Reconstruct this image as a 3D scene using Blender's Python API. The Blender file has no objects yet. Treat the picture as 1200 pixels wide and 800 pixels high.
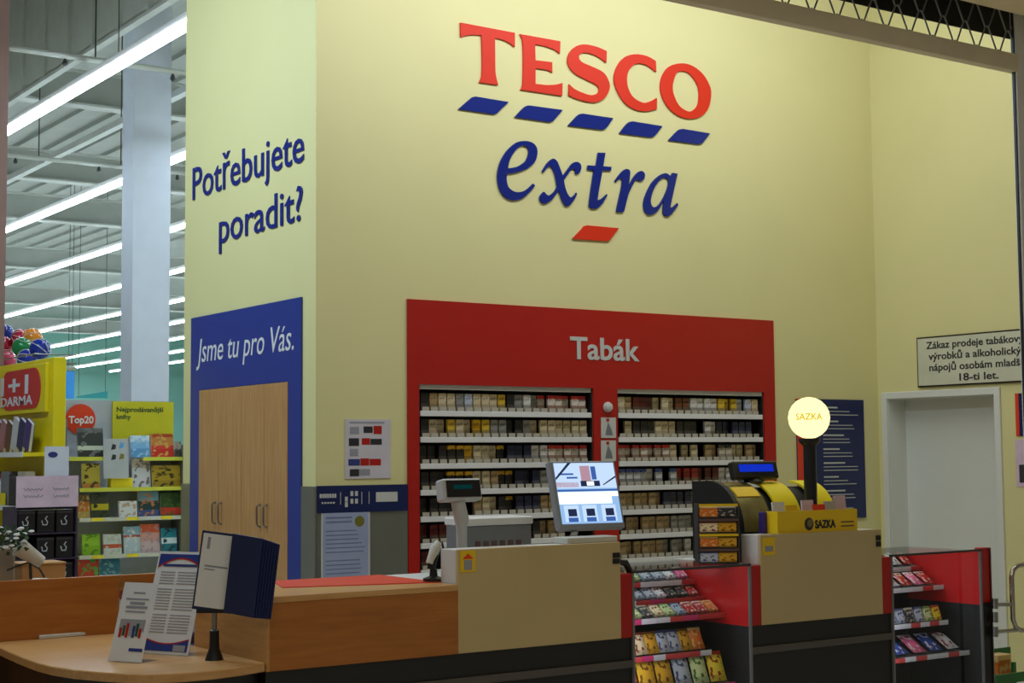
import bpy, bmesh, math, random
from mathutils import Vector, Matrix
random.seed(7)
SC = bpy.context.scene
COL = SC.collection

# ------------------------------------------------------------------ camera
FPX = 1808.2
YAW, PITCH, ROLL = math.radians(34.707), math.radians(4.261), math.radians(-0.465)
CAM = Vector((-4.424, -8.520, 1.6))
FWD = Vector((math.sin(YAW) * math.cos(PITCH), math.cos(YAW) * math.cos(PITCH), math.sin(PITCH)))
_r = Vector((math.cos(YAW), -math.sin(YAW), 0)); _u = _r.cross(FWD)
RIGHT = math.cos(ROLL) * _r + math.sin(ROLL) * _u
UP = math.cos(ROLL) * _u - math.sin(ROLL) * _r
cd = bpy.data.cameras.new('camera'); cam = bpy.data.objects.new('camera', cd); COL.objects.link(cam)
cd.sensor_width = 36; cd.lens = 36 * FPX / 1200; cd.clip_end = 200
cam.matrix_world = Matrix((
    (RIGHT.x, UP.x, -FWD.x, CAM.x), (RIGHT.y, UP.y, -FWD.y, CAM.y), (RIGHT.z, UP.z, -FWD.z, CAM.z), (0, 0, 0, 1)))
SC.camera = cam

def at(x, y, ax, v):
    """world point seen at photo pixel (x, y) on the plane ax = v"""
    d = FWD + RIGHT * ((x - 600) / FPX) + UP * ((400 - y) / FPX)
    i = 'XYZ'.index(ax)
    return CAM + d * ((v - CAM[i]) / d[i])
def px(p):
    q = Vector(p) - CAM; z = q.dot(FWD)
    return 600 + FPX * q.dot(RIGHT) / z, 400 - FPX * q.dot(UP) / z

# ------------------------------------------------------------------ world, lights, exposure
w = bpy.data.worlds.new('world'); SC.world = w; w.use_nodes = True
w.node_tree.nodes['Background'].inputs[0].default_value = (1.0, 0.93, 0.78, 1)
w.node_tree.nodes['Background'].inputs[1].default_value = 0.11
def area(name, loc, rot, sx, sy, power, col):
    l = bpy.data.lights.new(name, 'AREA'); l.shape = 'RECTANGLE'; l.size = sx; l.size_y = sy; l.energy = power; l.color = col
    o = bpy.data.objects.new(name, l); COL.objects.link(o); o.location = loc; o.rotation_euler = rot
    return o
area('counter_ceiling_light', (1.9, -1.75, 5.4), (math.radians(38), 0, 0), 4.6, 0.4, 76, (0.93, 0.99, 1.08))
area('mall_ceiling_light', (-2.5, -6.0, 5.2), (0, 0, 0), 6.0, 3.0, 66, (1.0, 0.88, 0.66))
area('service_desk_light', (-2.6, 0.6, 5.2), (0, math.radians(-38), 0), 0.4, 4.0, 112, (0.74, 0.94, 1.14))
SC.view_settings.view_transform = 'Standard'; SC.view_settings.look = 'None'
SC.view_settings.exposure = 0.18; SC.view_settings.gamma = 1.0; SC.view_settings.use_curve_mapping = False
SC.cycles.use_denoising = True
SC.cycles.max_bounces = 8

# ------------------------------------------------------------------ materials
def lin(c):
    return tuple(((v / 255) / 12.92 if v / 255 <= 0.04045 else ((v / 255 + 0.055) / 1.055) ** 2.4) for v in c) + (1.0,)
MATS = {}
def newmat(name):
    m = bpy.data.materials.new(name); m.use_nodes = True
    nt = m.node_tree; b = nt.nodes['Principled BSDF']
    return m, nt, b
def M(name, rgb=None, rough=.55, metal=0, var=.06, scale=5, bump=0, emis=None, es=0, spec=.5):
    if rgb is None: return MATS[name]
    m, nt, b = newmat(name); N = nt.nodes; L = nt.links
    tc = N.new('ShaderNodeTexCoord'); nz = N.new('ShaderNodeTexNoise'); nz.inputs['Scale'].default_value = scale; nz.inputs['Detail'].default_value = 4
    L.new(tc.outputs['Object'], nz.inputs['Vector'])
    mr = N.new('ShaderNodeMapRange'); mr.inputs[1].default_value = .3; mr.inputs[2].default_value = .7
    mr.inputs[3].default_value = 1 - var; mr.inputs[4].default_value = 1 + var
    L.new(nz.outputs['Fac'], mr.inputs[0])
    hs = N.new('ShaderNodeHueSaturation'); hs.inputs['Color'].default_value = lin(rgb)
    L.new(mr.outputs[0], hs.inputs['Value']); L.new(hs.outputs[0], b.inputs['Base Color'])
    b.inputs['Roughness'].default_value = rough; b.inputs['Metallic'].default_value = metal; b.inputs['Specular IOR Level'].default_value = spec
    if bump:
        bp = N.new('ShaderNodeBump'); bp.inputs['Strength'].default_value = bump; bp.inputs['Distance'].default_value = .01
        L.new(nz.outputs['Fac'], bp.inputs['Height']); L.new(bp.outputs[0], b.inputs['Normal'])
    if emis:
        b.inputs['Emission Color'].default_value = lin(emis); b.inputs['Emission Strength'].default_value = es
    MATS[name] = m
    return m
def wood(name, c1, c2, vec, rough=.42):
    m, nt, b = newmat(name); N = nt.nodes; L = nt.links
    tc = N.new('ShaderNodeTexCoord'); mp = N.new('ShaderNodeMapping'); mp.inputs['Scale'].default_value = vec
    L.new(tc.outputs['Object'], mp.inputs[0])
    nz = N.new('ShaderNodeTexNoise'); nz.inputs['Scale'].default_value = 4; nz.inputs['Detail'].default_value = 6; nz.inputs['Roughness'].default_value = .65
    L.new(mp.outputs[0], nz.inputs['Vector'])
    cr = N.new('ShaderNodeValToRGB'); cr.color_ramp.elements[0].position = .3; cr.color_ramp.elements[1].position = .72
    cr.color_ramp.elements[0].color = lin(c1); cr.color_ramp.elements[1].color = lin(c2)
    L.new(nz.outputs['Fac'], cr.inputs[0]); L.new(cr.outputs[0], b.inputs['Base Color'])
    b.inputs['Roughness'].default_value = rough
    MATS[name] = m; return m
def printed(name, stops, blob=None, blob_scale=5, thr=.56, rough=.4, gloss=.5):
    """flat print: bands up the height of the thing (Generated Z) plus a blotchy picture"""
    m, nt, b = newmat(name); N = nt.nodes; L = nt.links
    tc = N.new('ShaderNodeTexCoord'); sp = N.new('ShaderNodeSeparateXYZ'); L.new(tc.outputs['Generated'], sp.inputs[0])
    cr = N.new('ShaderNodeValToRGB'); cr.color_ramp.interpolation = 'CONSTANT'
    el = cr.color_ramp.elements
    while len(el) > 1: el.remove(el[-1])
    el[0].position = 0; el[0].color = lin(stops[0][1])
    for p, c in stops[1:]:
        e = el.new(p); e.color = lin(c)
    L.new(sp.outputs['Z'], cr.inputs[0]); out = cr.outputs[0]
    if blob:
        nz = N.new('ShaderNodeTexNoise'); nz.inputs['Scale'].default_value = blob_scale; nz.inputs['Detail'].default_value = 2
        L.new(tc.outputs['Generated'], nz.inputs['Vector'])
        gt = N.new('ShaderNodeMath'); gt.operation = 'GREATER_THAN'; gt.inputs[1].default_value = thr
        L.new(nz.outputs['Fac'], gt.inputs[0])
        mx = N.new('ShaderNodeMix'); mx.data_type = 'RGBA'; mx.inputs['B'].default_value = lin(blob)
        L.new(gt.outputs[0], mx.inputs['Factor']); L.new(out, mx.inputs['A']); out = mx.outputs['Result']
    L.new(out, b.inputs['Base Color']); b.inputs['Roughness'].default_value = rough
    MATS[name] = m; return m
def glass(name, tint=(250, 253, 252)):
    m = bpy.data.materials.new(name); m.use_nodes = True; nt = m.node_tree; N = nt.nodes; L = nt.links
    N.remove(N['Principled BSDF'])
    tr = N.new('ShaderNodeBsdfTransparent'); tr.inputs[0].default_value = lin(tint)
    gl = N.new('ShaderNodeBsdfGlossy'); gl.inputs['Roughness'].default_value = .03
    fr = N.new('ShaderNodeFresnel'); fr.inputs[0].default_value = 1.45
    mx = N.new('ShaderNodeMixShader'); ge = N.new('ShaderNodeNewGeometry'); mu = N.new('ShaderNodeMath'); mu.operation = 'MULTIPLY_ADD'; mu.inputs[1].default_value = -1; mu.inputs[2].default_value = 1
    L.new(ge.outputs['Backfacing'], mu.inputs[0]); m2 = N.new('ShaderNodeMath'); m2.operation = 'MULTIPLY'; L.new(fr.outputs[0], m2.inputs[0]); L.new(mu.outputs[0], m2.inputs[1])
    L.new(m2.outputs[0], mx.inputs[0]); L.new(tr.outputs[0], mx.inputs[1]); L.new(gl.outputs[0], mx.inputs[2])
    L.new(mx.outputs[0], N['Material Output'].inputs[0]); MATS[name] = m; return m
def lamp(name, rgb, s):
    m = bpy.data.materials.new(name); m.use_nodes = True; nt = m.node_tree; N = nt.nodes
    N.remove(N['Principled BSDF']); e = N.new('ShaderNodeEmission'); e.inputs[0].default_value = lin(rgb); e.inputs[1].default_value = s
    nt.links.new(e.outputs[0], N['Material Output'].inputs[0]); MATS[name] = m; return m

M('wall_yellow', (224, 216, 152), .62, var=.02, scale=1.5, bump=.03)
M('wall_grey', (150, 152, 140), .38, metal=.75, var=.05, scale=3)
M('floor_tile', (206, 202, 192), .35, var=.06, scale=2)
M('red', (176, 20, 8), .42, var=.03); M('red_gloss', (206, 34, 34), .25, var=.02)
M('sign_red', (222, 50, 20), .5, var=.02, spec=.25); M('sign_blue', (20, 38, 122), .25, var=.02, spec=.5)
M('panel_blue', (38, 58, 138), .35, var=.04); M('navy', (22, 34, 82), .35, var=.05)
M('white', (226, 226, 220), .45, var=.03); M('off_white', (200, 200, 190), .5, var=.04)
M('door_white', (220, 222, 210), .5, var=.03, scale=2); M('paper', (222, 224, 226), .6, var=.02)
M('cream', (196, 174, 124), .5, var=.03, scale=3); M('cream_side', (206, 206, 200), .5, var=.03)
M('black', (16, 16, 16), .4, var=.1); M('black_soft', (24, 24, 25), .6, var=.15); M('dark_grey', (52, 52, 50), .5, var=.1)
M('mid_grey', (120, 122, 122), .45, var=.05); M('light_grey', (182, 184, 182), .5, var=.05)
M('plinth', (26, 24, 20), .45, var=.15, scale=3); M('rail_grey', (84, 80, 74), .4, var=.08)
M('chrome', (180, 175, 165), .18, metal=1, var=.03); M('steel', (150, 150, 145), .32, metal=1, var=.04)
M('yellow', (236, 196, 20), .4, var=.03); M('yellow_shop', (236, 214, 20), .45, var=.04); M('gold', (210, 160, 30), .3, metal=.6, var=.05)
M('lime_edge', (206, 208, 70), .5, var=.05); M('lino_red', (214, 60, 40), .45, var=.03)
M('portal', (230, 218, 190), .5, var=.05, scale=4); M('soffit', (236, 218, 180), .6, var=.05)
M('post_pink', (150, 116, 106), .6, var=.05); M('column_white', (206, 212, 222), .6, var=.03)
M('deck', (164, 168, 158), .55, var=.06, scale=2); M('beam', (190, 194, 184), .5, var=.06); M('teal_wall', (150, 205, 190), .7, var=.05, scale=.6)
M('cardboard', (176, 134, 84), .7, var=.06); M('green_crate', (24, 110, 50), .4, var=.06); M('leaf', (40, 78, 40), .5, var=.25, scale=30)
M('petal', (232, 234, 232), .6, var=.04); M('purple', (52, 34, 110), .4, var=.05); M('pink_card', (216, 190, 204), .5, var=.08, scale=12)
M('sky_blue', (40, 130, 200), .5); M('teal', (20, 128, 126), .5); M('orange_red', (226, 62, 24), .45, var=.03)
M('ink', (40, 40, 44), .5); M('ink_blue', (44, 58, 120), .5); M('ink_grey', (140, 144, 156), .6); M('plain_grey', (150, 150, 156), .6)
M('olive', (120, 110, 60), .25, var=.2, scale=12)
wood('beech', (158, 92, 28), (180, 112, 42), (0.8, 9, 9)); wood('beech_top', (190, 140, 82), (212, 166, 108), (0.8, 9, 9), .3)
wood('beech_door', (178, 128, 74), (202, 154, 98), (9, 9, .7)); wood('beech_end', (176, 124, 66), (200, 150, 88), (9, .9, 9))
glass('glass')
lamp('led', (220, 240, 255), 20); lamp('case_tube', (225, 235, 255), 17); lamp('lamp_globe', (255, 243, 165), 1.4)
lamp('screen_base', (150, 190, 235), .9); lamp('screen_white', (235, 250, 250), 1.15); lamp('screen_blue', (70, 110, 190), .7)
lamp('screen_pale', (190, 214, 245), 1.0); lamp('screen_dark', (50, 62, 100), .5); lamp('screen_rose', (190, 150, 165), .8); lamp('lcd_blue', (20, 50, 200), .8); lamp('lcd_teal', (20, 90, 90), .25)
M('deep_sky', (90, 160, 215), .5)

# ------------------------------------------------------------------ geometry helpers
WL = {}
def tag(o, label=None, cat=None, group=None, kind=None):
    if label: o['label'] = label
    if cat: o['category'] = cat
    if group: o['group'] = group
    if kind: o['kind'] = kind
    return o
def thing(name, label, cat, loc=(0, 0, 0), group=None):
    o = bpy.data.objects.new(name, None); COL.objects.link(o); o.location = loc; o.empty_display_size = .1
    WL[o.name] = Vector(loc)
    return tag(o, label, cat, group)
class MB:
    def __init__(s): s.v = []; s.f = []; s.m = []; s.X = None
    def add(s, vs, fs, mi=0):
        n = len(s.v)
        s.v += [(s.X @ Vector(v)) if s.X else Vector(v) for v in vs]
        s.f += [tuple(i + n for i in f) for f in fs]; s.m += [mi] * len(fs); return s
    def box(s, x0, x1, y0, y1, z0, z1, mi=0):
        x0, x1 = sorted((x0, x1)); y0, y1 = sorted((y0, y1)); z0, z1 = sorted((z0, z1))
        return s.add([(x0, y0, z0), (x1, y0, z0), (x1, y1, z0), (x0, y1, z0), (x0, y0, z1), (x1, y0, z1), (x1, y1, z1), (x0, y1, z1)],
                     [(0, 3, 2, 1), (4, 5, 6, 7), (0, 1, 5, 4), (1, 2, 6, 5), (2, 3, 7, 6), (3, 0, 4, 7)], mi)
    def prism(s, poly, ax, a, b, mi=0):
        """poly in the two other axes (in XYZ order), extruded along ax"""
        def p(q, t): return {'X': (t, q[0], q[1]), 'Y': (q[0], t, q[1]), 'Z': (q[0], q[1], t)}[ax]
        n = len(poly); vs = [p(q, a) for q in poly] + [p(q, b) for q in poly]
        fs = [tuple(range(n)), tuple(range(2 * n - 1, n - 1, -1))] + [(i, i + n, (i + 1) % n + n, (i + 1) % n) for i in range(n)]
        return s.add(vs, fs, mi)
    def tube(s, pts, r, n=8, mi=0):
        pts = [Vector(p) for p in pts]; vs = []; fs = []; up = None
        for k, p in enumerate(pts):
            d = (pts[min(k + 1, len(pts) - 1)] - pts[max(k - 1, 0)]).normalized()
            if up is None: up = Vector((0, 0, 1)) if abs(d.z) < .9 else Vector((1, 0, 0))
            a = d.cross(up).normalized(); up = a.cross(d).normalized()
            rr = r[k] if isinstance(r, (list, tuple)) else r
            for j in range(n):
                t = 2 * math.pi * j / n; vs.append(p + a * (math.cos(t) * rr) + up * (math.sin(t) * rr))
        for k in range(len(pts) - 1):
            for j in range(n): fs.append((k * n + j, k * n + (j + 1) % n, (k + 1) * n + (j + 1) % n, (k + 1) * n + j))
        fs.append(tuple(range(n))[::-1]); fs.append(tuple((len(pts) - 1) * n + j for j in range(n)))
        return s.add(vs, fs, mi)
    def lathe(s, prof, c, n=20, mi=0):
        vs = []; fs = []
        for r, z in prof:
            for j in range(n):
                t = 2 * math.pi * j / n; vs.append((c[0] + r * math.cos(t), c[1] + r * math.sin(t), c[2] + z))
        m = len(prof)
        for k in range(m - 1):
            for j in range(n): fs.append((k * n + j, k * n + (j + 1) % n, (k + 1) * n + (j + 1) % n, (k + 1) * n + j))
        fs.append(tuple(range(n))[::-1]); fs.append(tuple((m - 1) * n + j for j in range(n)))
        return s.add(vs, fs, mi)
    def ball(s, c, r, n=14, mi=0):
        return s.lathe([(max(r * math.sin(math.pi * k / 10), r * .02), -r * math.cos(math.pi * k / 10)) for k in range(11)], c, n, mi)
    def build(s, name, mat, parent=None, bevel=0, smooth=False, seg=1):
        me = bpy.data.meshes.new(name)
        if parent is not None: o0 = WL[parent.name]
        else:
            mn = [min(v[i] for v in s.v) for i in range(3)]; mx = [max(v[i] for v in s.v) for i in range(3)]
            o0 = Vector(((mn[0] + mx[0]) / 2, (mn[1] + mx[1]) / 2, mn[2]))
        me.from_pydata([v - o0 for v in s.v], [], s.f)
        mats = mat if isinstance(mat, (list, tuple)) else [mat]
        for m in mats: me.materials.append(MATS[m] if isinstance(m, str) else m)
        for p, i in zip(me.polygons, s.m): p.material_index = i
        bm = bmesh.new(); bm.from_mesh(me); bmesh.ops.recalc_face_normals(bm, faces=bm.faces)
        if bevel:
            es = [e for e in bm.edges if len(e.link_faces) == 2 and e.calc_face_angle(0) > .6]
            bmesh.ops.bevel(bm, geom=es, offset=bevel, segments=seg, affect='EDGES', clamp_overlap=True)
        bm.to_mesh(me); bm.free()
        if smooth:
            for p in me.polygons: p.use_smooth = True
            me.set_sharp_from_angle(angle=.7)
        o = bpy.data.objects.new(name, me); COL.objects.link(o)
        if parent is None: o.location = o0; WL[o.name] = o0
        else: o.parent = parent; WL[o.name] = WL[parent.name]
        return o
def rod(a, b, r, n=8): return MB().tube([a, b], r, n)
def bx(*a): return MB().box(*a)
def xf(loc, rz=0, rx=0, ry=0): return Matrix.Translation(loc) @ Matrix.Rotation(rz, 4, 'Z') @ Matrix.Rotation(ry, 4, 'Y') @ Matrix.Rotation(rx, 4, 'X')
def struct(o): o['kind'] = 'structure'; return o

def mesh_of_curve(cu, name):
    o = bpy.data.objects.new(name + '_c', cu); COL.objects.link(o)
    dg = bpy.context.evaluated_depsgraph_get()
    me = bpy.data.meshes.new_from_object(o.evaluated_get(dg))
    bpy.data.objects.remove(o); bpy.data.curves.remove(cu)
    return me
FACE = {'A': lambda u, v, n: (u, -n, v),       # a wall that faces -Y: u = X
        'B': lambda u, v, n: (-n, -u, v)}      # a wall that faces -X: u = -Y
def put_flat(me, face, base, n0, name, mat, parent, X=None):
    """mesh drawn in (u, v, height) moved onto a wall plane"""
    o0 = WL[parent.name] if parent is not None else Vector((0, 0, 0))
    for v in me.vertices:
        p = Vector(FACE[face](v.co.x, v.co.y, v.co.z + n0)) + base if X is None else X @ Vector((v.co.x, v.co.y, v.co.z + n0))
        v.co = p - o0
    me.materials.clear(); me.materials.append(MATS[mat]); me.name = name
    o = bpy.data.objects.new(name, me); COL.objects.link(o)
    if parent is not None: o.parent = parent
    WL[o.name] = o0
    return o
def font_mesh(txt, size=1, shear=0, weight=0, depth=0, align='LEFT'):
    cu = bpy.data.curves.new('lettering', 'FONT'); cu.body = txt; cu.size = size; cu.shear = shear; cu.offset = weight; cu.extrude = depth / 2
    cu.align_x = align; cu.resolution_u = 3
    return mesh_of_curve(cu, 'lettering')
def span(me):
    xs = [v.co.x for v in me.vertices]; return (min(xs), max(xs)) if xs else (0, 0)
def write(txt, face, base, u0, u1, v0, caph, n0, depth, mat, parent, shear=0, weight=0, split=False, name='lettering', X=None):
    """lettering fitted between u0 and u1, its baseline at v0 and capital height caph"""
    whole = font_mesh(txt, 1, shear, weight, depth); a, b = span(whole)
    H = font_mesh('H', 1, 0, weight, 0); hy = max(v.co.y for v in H.vertices) - min(v.co.y for v in H.vertices); bpy.data.meshes.remove(H)
    sx = (u1 - u0) / (b - a); sy = caph / hy
    def place(me, off, nm):
        for v in me.vertices:
            v.co.x = u0 + (v.co.x + off - a) * sx; v.co.y = v0 + v.co.y * sy; v.co.z += depth / 2
        return put_flat(me, face, base, n0, nm, mat, parent, X)
    if not split: return place(whole, 0, name)
    bpy.data.meshes.remove(whole)
    bar = span(font_mesh('|', 1, 0, weight, 0))[1]
    for k, ch in enumerate(txt):
        if ch == ' ': continue
        off = span(font_mesh(txt[:k] + '|', 1, 0, weight, 0))[1] - bar
        place(font_mesh(ch, 1, shear, weight, depth), off, 'letter')
def spline_pts(pts, closed_n=5):
    """outline through traced points; a third value marks a corner"""
    n = len(pts); P = [Vector((p[0], p[1])) for p in pts]; C = [len(p) > 2 for p in pts]; out = []
    for i in range(n):
        p1, p2 = P[i], P[(i + 1) % n]
        p0 = P[i - 1] if not C[i] else p1; p3 = P[(i + 2) % n] if not C[(i + 1) % n] else p2
        k = 1 if (C[i] and C[(i + 1) % n]) else closed_n
        for j in range(k):
            t = j / k
            out.append(.5 * ((2 * p1) + (p2 - p0) * t + (2 * p0 - 5 * p1 + 4 * p2 - p3) * t * t + (3 * p1 - p0 - 3 * p2 + p3) * t ** 3))
    return out
def cutout(loops, depth, name):
    cu = bpy.data.curves.new(name, 'CURVE'); cu.dimensions = '2D'; cu.fill_mode = 'BOTH'; cu.extrude = depth / 2
    for lp in loops:
        sp = cu.splines.new('POLY'); sp.points.add(len(lp) - 1); sp.use_cyclic_u = True
        for q, p in zip(sp.points, lp): q.co = (p[0], p[1], 0, 1)
    return mesh_of_curve(cu, name)

# ------------------------------------------------------------------ the setting
XW = 5.05          # wall with the door
ZT = 5.75
struct(bx(-14, 30, -14, 56, -.1, 0).build('floor', 'floor_tile'))

def wall_grid(us, vs, holes, thick, to3):
    """one connected wall slab with openings"""
    mb = MB(); idx = {}
    def vid(i, j, k):
        if (i, j, k) not in idx:
            idx[(i, j, k)] = len(mb.v); mb.v.append(Vector(to3(us[i], vs[j], thick * k)))
        return idx[(i, j, k)]
    solid = lambda i, j: 0 <= i < len(us) - 1 and 0 <= j < len(vs) - 1 and (i, j) not in holes
    for i in range(len(us) - 1):
        for j in range(len(vs) - 1):
            if not solid(i, j): continue
            for k in (0, 1): mb.f.append((vid(i, j, k), vid(i + 1, j, k), vid(i + 1, j + 1, k), vid(i, j + 1, k))); mb.m.append(0)
            for (di, dj, a, b) in ((-1, 0, (0, 0), (0, 1)), (1, 0, (1, 0), (1, 1)), (0, -1, (0, 0), (1, 0)), (0, 1, (0, 1), (1, 1))):
                if not solid(i + di, j + dj):
                    mb.f.append((vid(i + a[0], j + a[1], 0), vid(i + b[0], j + b[1], 0), vid(i + b[0], j + b[1], 1), vid(i + a[0], j + a[1], 1))); mb.m.append(0)
    return mb
CABS = ((.737, 2.153), (2.366, 3.782))
wf = wall_grid([0, CABS[0][0], CABS[0][1], CABS[1][0], CABS[1][1], XW + .3], [0, .70, 2.07, ZT], {(1, 1), (3, 1)}, .32, lambda u, v, n: (u, n, v))
wall_front = struct(wf.build('wall_front', 'wall_yellow'))
wall_left = struct(bx(0, .2, .32, 2.07, 0, ZT).build('wall_left', 'wall_yellow'))
DY0, DY1, DZ = -.10, -1.135, 2.03
wr = wall_grid([-3.2, DY1, DY0, 0], [0, DZ, ZT], {(1, 0)}, .3, lambda u, v, n: (XW + n, u, v))
wall_right = struct(wr.build('wall_right', 'wall_yellow'))
# grey wainscot at the corner
struct(bx(0.004, .648, -.012, 0, 0, 1.43).build('trim_1', 'wall_grey'))
struct(bx(-.012, 0, -.012, .175, 0, 1.425).build('trim_2', 'wall_grey'))
struct(bx(-.012, 0, 1.915, 2.07, 0, 1.425).build('trim_3', 'wall_grey'))

# door in the right wall
door = struct(bx(XW + .2, XW + .24, DY1 + .002, DY0 - .002, 0, DZ - .002).build('door_1', 'door_white'))
hd = MB(); hd.lathe([(.024, 0), (.024, .012), (.01, .014), (.01, .04)], (0, 0, 0), 12); hp = at(1165.5, 627, 'X', XW + .2)
mh = MB(); mh.X = xf((XW + .2, DY1 + .09, hp.z), ry=-math.pi / 2); mh.lathe([(.026, 0), (.026, .012), (.01, .014), (.01, .045), (.02, .05), (.02, .07)], (0, 0, 0), 12)
mh.build('door_handle', 'steel', door, smooth=True)
fr = MB()
for (y0, y1, z0, z1) in ((DY0, DY0 + .055, 0, DZ + .055), (DY1 - .055, DY1, 0, DZ + .055), (DY1, DY0, DZ, DZ + .055)):
    fr.box(XW - .018, XW, y0, y1, z0, z1)
struct(fr.build('trim_4', 'door_white', bevel=.004))
fr = MB()
fr.box(XW, XW + .2, DY0 - .004, DY0, 0, DZ); fr.box(XW, XW + .2, DY1, DY1 + .004, 0, DZ); fr.box(XW, XW + .2, DY1, DY0, DZ - .004, DZ)
struct(fr.build('trim_5', 'door_white'))

# ------------------------------------------------------------------ shop sign TESCO extra
S1, S2, S3, S4 = (530, 15, 7.275), (680, 45, 7.275), (570, 155, 8.892), (680, 165, 8.892)
def A2(crop, pts):
    ox, oy, s = crop; out = []
    for p in pts:
        q = at(ox + p[0] / s, oy + p[1] / s, 'Y', -.02); out.append((q.x, q.z) + tuple(p[2:]))
    return out
T_ = [(75,80,1),(540,168,1),(540,290,1),(500,258),(440,228),(370,212,1),(372,400),(376,520),(398,612,1),(238,590,1),(258,530),(262,400),(256,188,1),(180,184),(120,192),(78,206,1)]
E_ = [(583,178,1),(928,240,1),(925,345,1),(880,312),(800,282),(712,265,1),(716,402,1),(858,418,1),(860,508,1),(820,485),(716,470,1),(716,602,1),(800,612),(880,610),(946,595,1),(944,705,1),(590,652,1),(608,600),(612,400),(606,240)]
def b2a(l): return [(p[0] + 1091.25, p[1] + 218.25) + tuple(p[2:]) for p in l]
S_ = (b2a([(232,105,1),(150,70),(60,50)]) + [(1080,275),(1020,320),(990,390),(1005,460),(1060,520)] + b2a([(69,354),(140,390),(168,430),(150,468),(90,480),(0,450)]) +
      [(1040,640),(1003,605,1),(1000,700,1),(1060,728)] + b2a([(69,537),(150,540),(220,500),(258,420),(245,350),(200,285),(100,235),(30,205),(0,175)]) + [(1088,360)] + b2a([(30,120),(90,125),(160,155),(230,205,1)]))
C_ = [(650,190,1),(580,150),(490,132),(400,150),(330,220),(295,330),(320,440),(390,550),(480,605),(570,618),(660,600,1),(660,505,1),(600,535),(540,545),(460,500),(415,420),(405,330),(430,255),(490,212),(560,220),(610,250),(655,285,1)]
O1 = [(870,210),(960,230),(1050,300),(1110,400),(1122,480),(1100,590),(1040,660),(950,682),(850,660),(760,590),(705,490),(690,390),(720,290),(780,230)]
O2 = [(880,275),(940,300),(1000,380),(1020,460),(1010,560),(970,610),(920,618),(850,570),(805,480),(795,400),(815,320),(840,285)]
e1 = [(515,555,1),(440,640),(370,690),(280,705),(200,670),(150,600),(124,500),(128,400),(160,290),(230,180),(320,105),(400,88),(470,98),(520,135),(540,200),(515,300),(440,370),(330,412),(220,432,1),(220,500),(240,570),(300,615),(370,618),(430,590),(495,530,1)]
e2 = [(232,372,1),(250,290),(300,200),(350,150),(400,135),(440,160),(448,210),(420,290),(350,345),(290,365)]
x1 = [(590,400,1),(640,320),(700,272),(745,300),(775,370),(805,450,1),(850,390),(900,325),(950,305),(990,330),(995,380),(965,432),(935,420),(930,385),(900,380),(860,430),(815,495,1),(830,570),(855,640),(885,675),(915,660),(945,625,1),(950,645),(915,710),(870,762),(830,760),(795,700),(760,600,1),(700,690),(660,720),(610,742),(570,710),(565,665),(605,618),(630,640),(660,655),(710,620),(745,565,1),(725,450),(700,380),(680,352),(650,360),(600,420,1)]
t1 = [(195,120,1),(270,122,1),(248,262,1),(332,268,1),(330,308,1),(240,305,1),(190,590),(205,608),(230,600),(285,552,1),(290,565,1),(240,650),(190,695),(150,705),(110,690),(102,640),(150,305,1),(82,295,1),(88,252,1),(172,258,1)]
r1 = [(370,410,1),(440,320),(490,290),(525,310),(525,370),(510,480,1),(560,380),(610,325),(650,312),(680,340),(675,390),(640,418),(605,405),(580,415),(520,530),(490,630),(465,728),(440,740),(405,738),(388,715),(440,470),(440,395),(420,390),(375,430,1)]
a1 = [(970,330,1),(1022,340,1),(950,670),(955,690),(975,685),(1020,645,1),(1030,665,1),(960,760),(910,785),(875,760),(870,710),(880,620,1),(820,720),(770,760),(720,768),(680,730),(668,650),(690,560),(750,440),(830,360),(900,335),(950,365,1)]
a2 = [(890,380),(925,410),(920,480),(880,580),(830,660),(780,690),(750,665),(745,600),(780,490),(840,405)]
sign = thing('shop_sign', 'large red and blue store name lettering high on the yellow wall', 'sign', (2.2, 0, 3.2))
def letter(loops, crop, mat, nm='letter'):
    put_flat(cutout([spline_pts(A2(crop, l)) for l in loops], .012, nm), 'A', Vector((0, 0, 0)), .007, nm, mat, sign)
for l, c in ((T_, S1), (E_, S1), (S_, S1), (C_, S2)): letter([l], c, 'sign_red')
letter([O1, O2], S2, 'sign_red')
for l in ([(120,48),(270,72),(215,125),(50,103)], [(355,87),(508,107),(460,160),(297,138)], [(590,123),(730,143),(690,194),(532,175)], [(810,157),(946,178),(905,227),(757,209)], [(1030,190),(1155,210),(1115,258),(973,240)]):
    (a, b), (c, d), (e, f), (g, h) = l
    out = [(g, h, 1), (a - 24, b + 14, 1), (a - 10, b + 3), (a + 6, b, 1), (c, d, 1), (e + 16, f - 16, 1), (e + 4, f - 4), (e - 10, f, 1)]
    letter([out], (525, 100, 3.75), 'sign_blue', 'dash')
for l, c in (([e1, e2], S3), ([x1], S3), ([t1], S4), ([r1], S4), ([a1, a2], S4)): letter(l, c, 'sign_blue')
letter([[(458,745,1),(486,716,1),(494,706),(504,703,1),(603,712,1),(580,742,1),(574,750),(562,752,1)]], (500, 0, 2.6658), 'sign_red', 'dash')

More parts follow.
